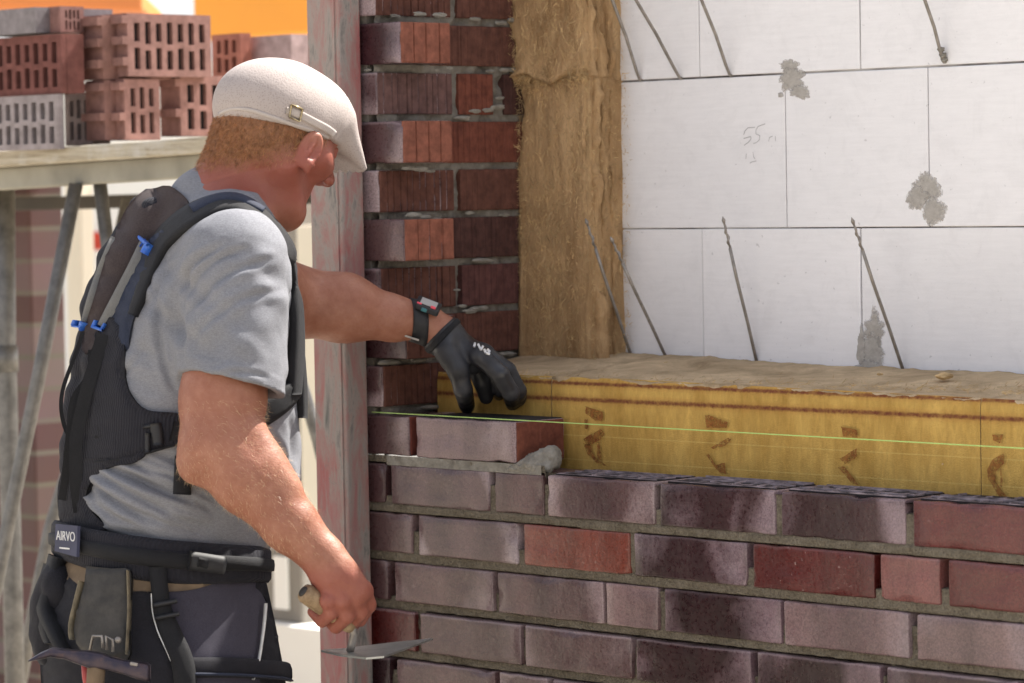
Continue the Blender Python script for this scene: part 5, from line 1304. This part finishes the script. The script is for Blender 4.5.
# loose hanging webbing at the back
mb = MB()
def flat_strap(pts, w, th, name, mat, parent, deps):
    P = smooth_path([(x, y, d_) for (x, y), d_ in zip(pts, deps)], 5); C3 = np.array([m3(a, b, c) for a, b, c in P]); T = np.gradient(C3, axis=0); T /= np.linalg.norm(T, axis=1, keepdims=True)
    S = np.cross(T, np.array([0, 1., 0])); S /= np.linalg.norm(S, axis=1, keepdims=True); Nn = np.cross(T, S); V = np.concatenate([C3-S*w/2-Nn*th/2, C3+S*w/2-Nn*th/2, C3+S*w/2+Nn*th/2, C3-S*w/2+Nn*th/2]); n = len(C3)
    F = [(k*n+i, ((k+1) % 4)*n+i, ((k+1) % 4)*n+i+1, k*n+i+1) for k in range(4) for i in range(n-1)]+[(0, n, 2*n, 3*n)[::-1], (n-1, 2*n-1, 3*n-1, 4*n-1)]
    return put(name, V, F, mat, parent, smooth=False)
flat_strap([(83,332), (74,358), (64,385), (61,405), (64,425), (72,445), (76,470)], .006, .002, 'loose_strap', M['webbing'], vest, [-.05]*7)
flat_strap([(103,334), (96,360), (88,385), (82,410), (76,440), (76,480), (80,512)], .020, .002, 'loose_strap', M['webbing'], vest, [-.105, -.11, -.115, -.115, -.115, -.11, -.10])
flat_strap([(92,350), (90,375), (74,400), (70,432), (66,470), (62,500)], .012, .002, 'loose_strap', M['webbing'], vest, [-.09, -.095, -.10, -.10, -.09, -.08])

# belt with label
bl = empty('back_support_belt', (0, 0, 0), None, None); bl.parent = man
def belt_ring(y0l, y0r, h, off, name, mat, parent, th=.010, n=120, xl=60, xr=262):
    prof = []; 
    for k, (v_, e) in enumerate(((0, -.004), (0, th*.7), (.12, th), (.5, th*1.05), (.88, th), (1, th*.7), (1, -.004))):
        R = []
        for i in range(n):
            a = 2*math.pi*i/n; 
            py_ = None; zc = m3(0, (y0l+y0r)/2+h*v_)[2]; cx, aa, bb = [float(q[0]) for q in torso_shirt.section(np.array([zc]))]
            cx2, a2, b2 = [float(q[0]) for q in hips.section(np.array([m3(0, y0l+30)[2]]))]; bb = max(bb, b2)+.007; aa = (m3(xr, 0)[0]-m3(xl, 0)[0])/2; aa = math.sqrt(aa**2-(bb*math.sin(R_(TH)))**2)/math.cos(R_(TH)); cx = (m3(xr, 0)[0]+m3(xl, 0)[0])/2
            ex = 2/2.35; ca_, sa_ = math.cos(a), math.sin(a); u = (aa+off+e-.010)*abs(ca_)**ex*np.sign(ca_); w = (bb+off+e-.010)*abs(sa_)**ex*np.sign(sa_)
            x = cx+u*torso_shirt.f[0]+w*torso_shirt.l[0]; y = u*torso_shirt.f[1]+w*torso_shirt.l[1]
            fr = (x-m3(xl, 0)[0])/(m3(xr, 0)[0]-m3(xl, 0)[0]); py_ = y0l+(y0r-y0l)*fr+h*v_*(1+.22*math.sin(math.pi*min(max(fr, 0), 1)))+4*math.sin(math.pi*min(max(fr, 0), 1))
            R.append((x, y, m3(0, py_, y)[2]))
        prof.append(R)
    V = np.array([p for R in prof for p in R]); K = len(prof); F = [(k*n+i, k*n+(i+1) % n, ((k+1) % K)*n+(i+1) % n, ((k+1) % K)*n+i) for k in range(K) for i in range(n)]
    V[:, :] += 0; return put(name, V, F, mat, parent)
belt_ring(521, 546, 36, .005, 'belt', M['blackmesh'], bl, .016)
belt_ring(533, 557, 14, .005, 'webbing', M['webbing'], bl, .0205)
beltf = Field(); beltf.ops = list(base.ops); 
def raised(dr): return base
_cl = m3(66, 541, -.03)
def quad_on(px0, py0, px1, py1, px2, py2, px3, py3, deps, th, name, mat, parent):
    P = [m3(px0, py0, deps[0]), m3(px1, py1, deps[1]), m3(px2, py2, deps[2]), m3(px3, py3, deps[3])]; n = np.cross(P[1]-P[0], P[3]-P[0]); n /= np.linalg.norm(n); n = n if n[1] < 0 else -n
    V = [p+n*th for p in P]+[p-n*th for p in P]; return put(name, np.array(V), [(0,1,2,3), (7,6,5,4), (0,4,5,1), (1,5,6,2), (2,6,7,3), (3,7,4,0)], mat, parent, smooth=False)
LD = [-.105, -.162, -.162, -.105]
lb = quad_on(57, 524, 79, 526, 78, 557, 56, 551, LD, .0025, 'label', M['label'], bl)
def text_on(s, c, ux, uz, size, mat, name, parent, shear=0, ext=.0004):
    cu = bpy.data.curves.new(name, 'FONT'); cu.body = s; cu.size = size; cu.extrude = ext; cu.align_x = 'CENTER'; cu.align_y = 'CENTER'; cu.offset = .0
    o = bpy.data.objects.new('tmp', cu); col.objects.link(o); dg = bpy.context.evaluated_depsgraph_get(); me = bpy.data.meshes.new_from_object(o.evaluated_get(dg))
    Vv = np.array([v.co[:] for v in me.vertices]); Ff = [tuple(p.vertices) for p in me.polygons]; bpy.data.objects.remove(o)
    n = np.cross(ux, uz); P = c+Vv[:, :1]*ux+Vv[:, 1:2]*uz-np.abs(0)*n+Vv[:, 2:3]*n
    return put(name, P, Ff, mat, parent, smooth=False)
lu = m3(79, 526, -.162)-m3(57, 524, -.105); LW = np.linalg.norm(lu); lu /= LW; lz = np.array([0, 0, 1.]); lz = lz-lu*np.dot(lz, lu); lz /= np.linalg.norm(lz); ln = np.cross(lu, lz); ln = ln if ln[1] < 0 else -ln
lc_ = (m3(57,524,-.105)+m3(78,557,-.162))/2+ln*.0030
text_on('AIRVO', lc_+lz*.006, lu, lz, .0205, M['white_thread'], 'lettering', bl)
mb_ = local_box(lc_-lz*.012-lu*.004, lu, lz, ln, .016, .0012, .0003); put('underline', np.array(mb_[0]), np.array(mb_[1]), M['white_thread'], bl, smooth=False)
# belt buckle near the front
bf = Field().u(Table([(500,57,266,.195), (620,57,266,.195)], TH), .01)
ribbon(bf, [(188,560,19), (222,565,18)], 'buckle', M['blackplastic'], bl, .016, .004, sm=2)
ribbon(bf, [(196,561,12), (206,563,12)], 'buckle_slot', M['webbing'], bl, .019, .004, sm=2)

# trousers details
tr = Field().u(hips, .01).u(Cone(HIPR, KNR, .104, .08), .05).u(Cone(HIPL, KNL, .104, .08), .05)
patch(tr, [(62,556), (120,566), (170,578), (215,581), (190,590), (150,592), (110,592), (72,588)], 'waistband', M['khaki'], man, .004)
patch(tr, [(52,566), (72,578), (90,590), (112,594), (150,593), (156,620), (168,650), (178,700), (60,700), (42,660), (34,620), (40,585)], 'tool_pocket', M['trouserblack'], man, .008)
patch(tr, [(262,572), (268,600), (276,640), (284,700), (262,700), (257,660), (262,620), (264,600), (250,585), (256,574)], 'side_panel', M['trouserblack'], man, .006)
ribbon(tr, [(262,604,1.6), (260,630,1.6), (255,664,1.6), (250,680,1.6)], 'piping', M['reflect'], man, .003, .0085)
ribbon(tr, [(152,594,1.4), (153,612,1.4), (158,632,1.4), (166,650,1.5), (171,662,1.4)], 'piping', M['reflect'], man, .012, .006)
ribbon(tr, [(158,568,17), (160,590,17), (163,612,18), (172,638,21), (182,664,22), (186,700,22)], 'leg_strap', M['webbing'], man, .014, .008)
ribbon(tr, [(153,606,5), (175,601,5)], 'slide_buckle', M['blackplastic'], man, .022, .010, sm=2); ribbon(tr, [(155,619,5), (177,614,5)], 'slide_buckle', M['blackplastic'], man, .022, .010, sm=2)
ribbon(tr, [(175,668,20), (240,668,20), (286,672,18)], 'kneepad_pocket_edge', M['trouserblack'], man, .012, .003)
ribbon(tr, [(176,674,3), (240,675,3), (284,679,3)], 'kneepad_pocket_trim', M['navy'], man, .016, .003)
ribbon(tr, [(58,566,12), (52,590,11), (52,620,10), (58,645,8)], 'hanging_strap', M['webbing'], man, .016, .008)
ribbon(tr, [(66,560,9), (60,585,9), (54,608,9), (62,632,9), (74,655,8)], 'hanging_strap', M['webbing'], man, .020, .010)
# bulging rear pouch
pf = Field().u(Ell(m3(56,625,-.04), (.036, .06, .082)), .01).u(Ell(m3(60,590,-.05), (.03, .06, .04)), .03)
V, F = nets(pf, m3(56,625,-.04)-.12, m3(56,625,-.04)+.14, .006, 1); N = vnormals(V, F); V = V+N*(.007*fbm(V, 22, 4, 71)+.006*strfold(V, 75, 50, 9, 72))[:, None]; put('rear_pocket', V, F, M['trouserblack'], man)
# leather hammer holder
lh = patch(tr, [(94,568), (118,570), (133,571), (134,590), (132,620), (133,655), (126,660), (108,660), (92,655), (83,640), (82,625), (88,600), (92,584)], 'hammer_holder', M['leather'], man, .020, .010)
ribbon(tr, [(132.5,573,1.6), (132.5,600,1.6), (131.5,630,1.6), (131,656,1.6)], 'stitched_edge', M['edge'], lh, .026, .010)
ribbon(tr, [(92,584,1.4), (87,604,1.4), (82,626,1.4), (83,640,1.4)], 'stitched_edge', M['edge'], lh, .026, .010)
mb = MB(); D_ = -.262
def tb(pts, r, name, mat, parent, n=8): 
    mb = MB(); mb.tube([m3(*p) for p in pts], r, n); return put(name, np.array(mb.v), mb.f, mat, parent)
tb([(90,650,-.24), (93,636,-.255), (102,636,-.26), (103,648,-.26)], .0022, 'wire_loop', M['steel'], lh); tb([(107,650,-.26), (106,636,-.26), (113,640,-.26), (113,652,-.26)], .0022, 'wire_loop', M['steel'], lh)
V, F = nets(Field().u(Ell(m3(118,640,-.262), (.005, .003, .005)), 0), m3(118,640,-.262)-.01, m3(118,640,-.262)+.01, .0012, 1); put('rivet', V, F, M['steel'], lh)

# ------------------------------------------------------------------ hammer in the holder
M['hsteel'] = None
m = NT('blued_steel', .42, .5, .75); v = m.coord(); m.color(m.ramp(m.noise(v, 40, 6, .7), [(.3, (.03,.03,.05)), (.55, (.07,.055,.065)), (.75, (.16,.085,.06))])); m.bump(m.noise(v, 120, 5), .4, .001); M['hsteel'] = m.m
ham = empty('bricklayers_hammer', to_world(m3(95,680,-.29))[0], 'worn bricklayers hammer with a flat chisel blade hanging head up in the leather holder', 'hammer')
HD = -.285
def loft(secs, name, mat, parent, ns=16, smooth=True, p=4.):
    """secs: (centre, half height, half depth, tangent, up)"""
    V = []; 
    for (c, hh, hd_) in secs:
        for i in range(ns):
            a = 2*math.pi*i/ns+math.pi/ns; ca_, sa_ = math.cos(a), math.sin(a); V.append(np.array(c)+np.array([-.12*0, abs(ca_)**(2/p)*np.sign(ca_)*hd_, abs(sa_)**(2/p)*np.sign(sa_)*hh]))
    n = len(secs); F = [(k*ns+i, k*ns+(i+1) % ns, (k+1)*ns+(i+1) % ns, (k+1)*ns+i) for k in range(n-1) for i in range(ns)]+[tuple(range(ns))[::-1], tuple((n-1)*ns+i for i in range(ns))]
    return put(name, np.array(V), F, mat, parent, smooth=smooth)
loft([(m3(30,660,HD-.02), .0012, .018), (m3(40,656,HD-.015), .0045, .020), (m3(52,652,HD-.01), .0065, .019), (m3(66,654,HD), .0075, .015), (m3(78,657,HD), .010, .013), (m3(88,659,HD), .0125, .014), (m3(102,661,HD), .012, .014), (m3(112,664,HD), .0105, .012), (m3(124,667,HD), .0105, .0115), (m3(136,670,HD), .0125, .0135), (m3(147,672,HD), .0135, .014), (m3(150,673,HD), .012, .0125)], 'hammer_head', M['hsteel'], ham)
hh_ = empty('tmp', (0, 0, 0), None, None); bpy.data.objects.remove(hh_)
tb([(97,655,HD), (96,672,HD+.002), (94,700,HD+.01), (90,800,HD+.03)], .0135, 'handle', M['khaki'], ham, 14)
V, F = local_box(m3(134,664,HD-.012), np.array([.96, 0, -.2]), np.array([0, 1, 0]), np.array([.2, 0, .96]), .006, .003, .0025); o = put('wedge', V, np.array(F), M['steel'], ham, smooth=False); bevel(o, .001, 1)
M['redhandle'] = simple('red_handle', (.35, .05, .05), .6)
tb([(85,662,HD+.02), (86,676,HD+.02), (90,700,HD+.03)], .006, 'grip', M['redhandle'], ham)

# ------------------------------------------------------------------ trowel
tro = empty('trowel', to_world(m3(340,620,-.24))[0], 'brick trowel with worn wooden handle gripped in his bare hand, blade pointing at the wall', 'trowel')
m = NT('worn_wood', .6, .3); v = m.coord(scale=(1, 1, 1)); m.color(m.ramp(m.noise(v, 45, 5, .7), [(.3, (.16,.10,.055)), (.7, (.40,.29,.17))])); m.bump(m.noise(v, 120, 4), .4, .001); M['wood'] = m.m
mb = MB(); A_, B_ = m3(304,592,-.268), m3(352,627,-.222); dd_ = B_-A_
mb.tube([A_-dd_*.02, A_, A_+dd_*.05, A_+dd_*.3, A_+dd_*.6, A_+dd_*.92, B_], [.008, .0135, .0150, .0150, .0135, .0125, .0105], 20); put('handle', np.array(mb.v), mb.f, M['wood'], tro)
mb = MB(); mb.tube([A_-dd_*.035, A_-dd_*.015], [.0075, .0090], 16); put('butt_plug', np.array(mb.v), mb.f, M['leather'], tro)
tb([(352,626,-.222), (354,634,-.215), (352,644,-.21), (350,651,-.205)], .0062, 'shank', M['steel'], tro, 10)
m = NT('blade_steel', .35, .5, .8); v = m.coord(); m.color(m.ramp(m.noise(v, 25, 6, .7), [(.3, (.28,.29,.27)), (.7, (.52,.53,.50))])); M['blade'] = m.m
P = [m3(321,650,-.175), m3(340,654.5,-.235), m3(366,657.5,-.285), m3(384,656,-.275), (m3(384,656,-.275)*.5+m3(433,638,-.13)*.5), m3(433,638,-.13), (m3(433,638,-.13)*.5+m3(345,647,-.10)*.5), m3(345,648,-.11), m3(326,649.2,-.135)]
P = np.array(P); dn_ = np.array([0, 0, -.0030]); n = len(P); F = [tuple(range(n)), tuple(n+i for i in range(n))[::-1]]+[(i, n+i, n+(i+1) % n, (i+1) % n) for i in range(n)]
put('blade', np.concatenate([P, P+dn_]), F, M['blade'], tro, smooth=False)

# cap strap and buckle, rim band
headcap = Field(); headcap.ops = list(cap.ops)
ribbon(capf, [(286,110,7), (298,114,8), (312,121,8), (327,129,8), (334,134,7)], 'strap', M['captrim'], cp, .002, .001, sm=3)
ribbon(capf, [(219,114,3), (232,109,3), (250,110,3.5), (272,117,3.5), (292,124,3.5), (312,131,3.5), (328,139,3.5)], 'rim_band', M['captrim'], cp, .0015, .001, sm=3)
M['brass'] = simple('brass_buckle', (.42, .34, .20), .35, .1, 60, .8)
for a, b in (((291,105), (302,109)), ((302,109), (299,121)), ((299,121), (289,117)), ((289,117), (291,105))):
    ribbon(capf, [(*a, 1.6), (*b, 1.6)], 'buckle', M['brass'], cp, .005, .002, ns=3, sm=1)
# glove lettering
gf = Field(); hand_left(gf, .004)
for pts in ([(475,343), (474,347)], [(478,344), (481,350)], [(481,350), (483,346)], [(484,349), (486,353)], [(486,353), (490,354)], [(487,349), (490,352)]):
    ribbon(gf, [(*pts[0], 2.), (*pts[1], 2.)], 'lettering', M['white_thread'], g, .0010, .0005, ns=3, sm=1, drange=(.25, .5))

# lump of fresh mortar squeezed out at the end of the loose brick
lf = Field()
for (q, r) in (((-.025, .004, -.0775), .0065), ((-.008, .008, -.0755), .009), ((.004, .014, -.071), .0125), ((.014, .022, -.064), .0145), ((.024, .032, -.056), .0125), ((.032, .036, -.066), .0115), ((.018, .010, -.076), .009), ((.035, .018, -.077), .007), ((.028, .042, -.050), .009)):
    lf.u(Ell(from_world(np.array(q)), (r*1.25, r*1.25, r)), .010)
c_ = from_world(np.array((.006, .02, -.066)))
V, F = nets(lf, c_-np.array([.06, .05, .035]), c_+np.array([.06, .05, .04]), .0013, 1); N = vnormals(V, F)
V = V+N*(.0042*fbm(V, 75, 4, 81, .6)+.0022*np.abs(fbm(V, 210, 3, 82)))[:, None]
put('lump', V, F, M['mortar_dry'], mo)
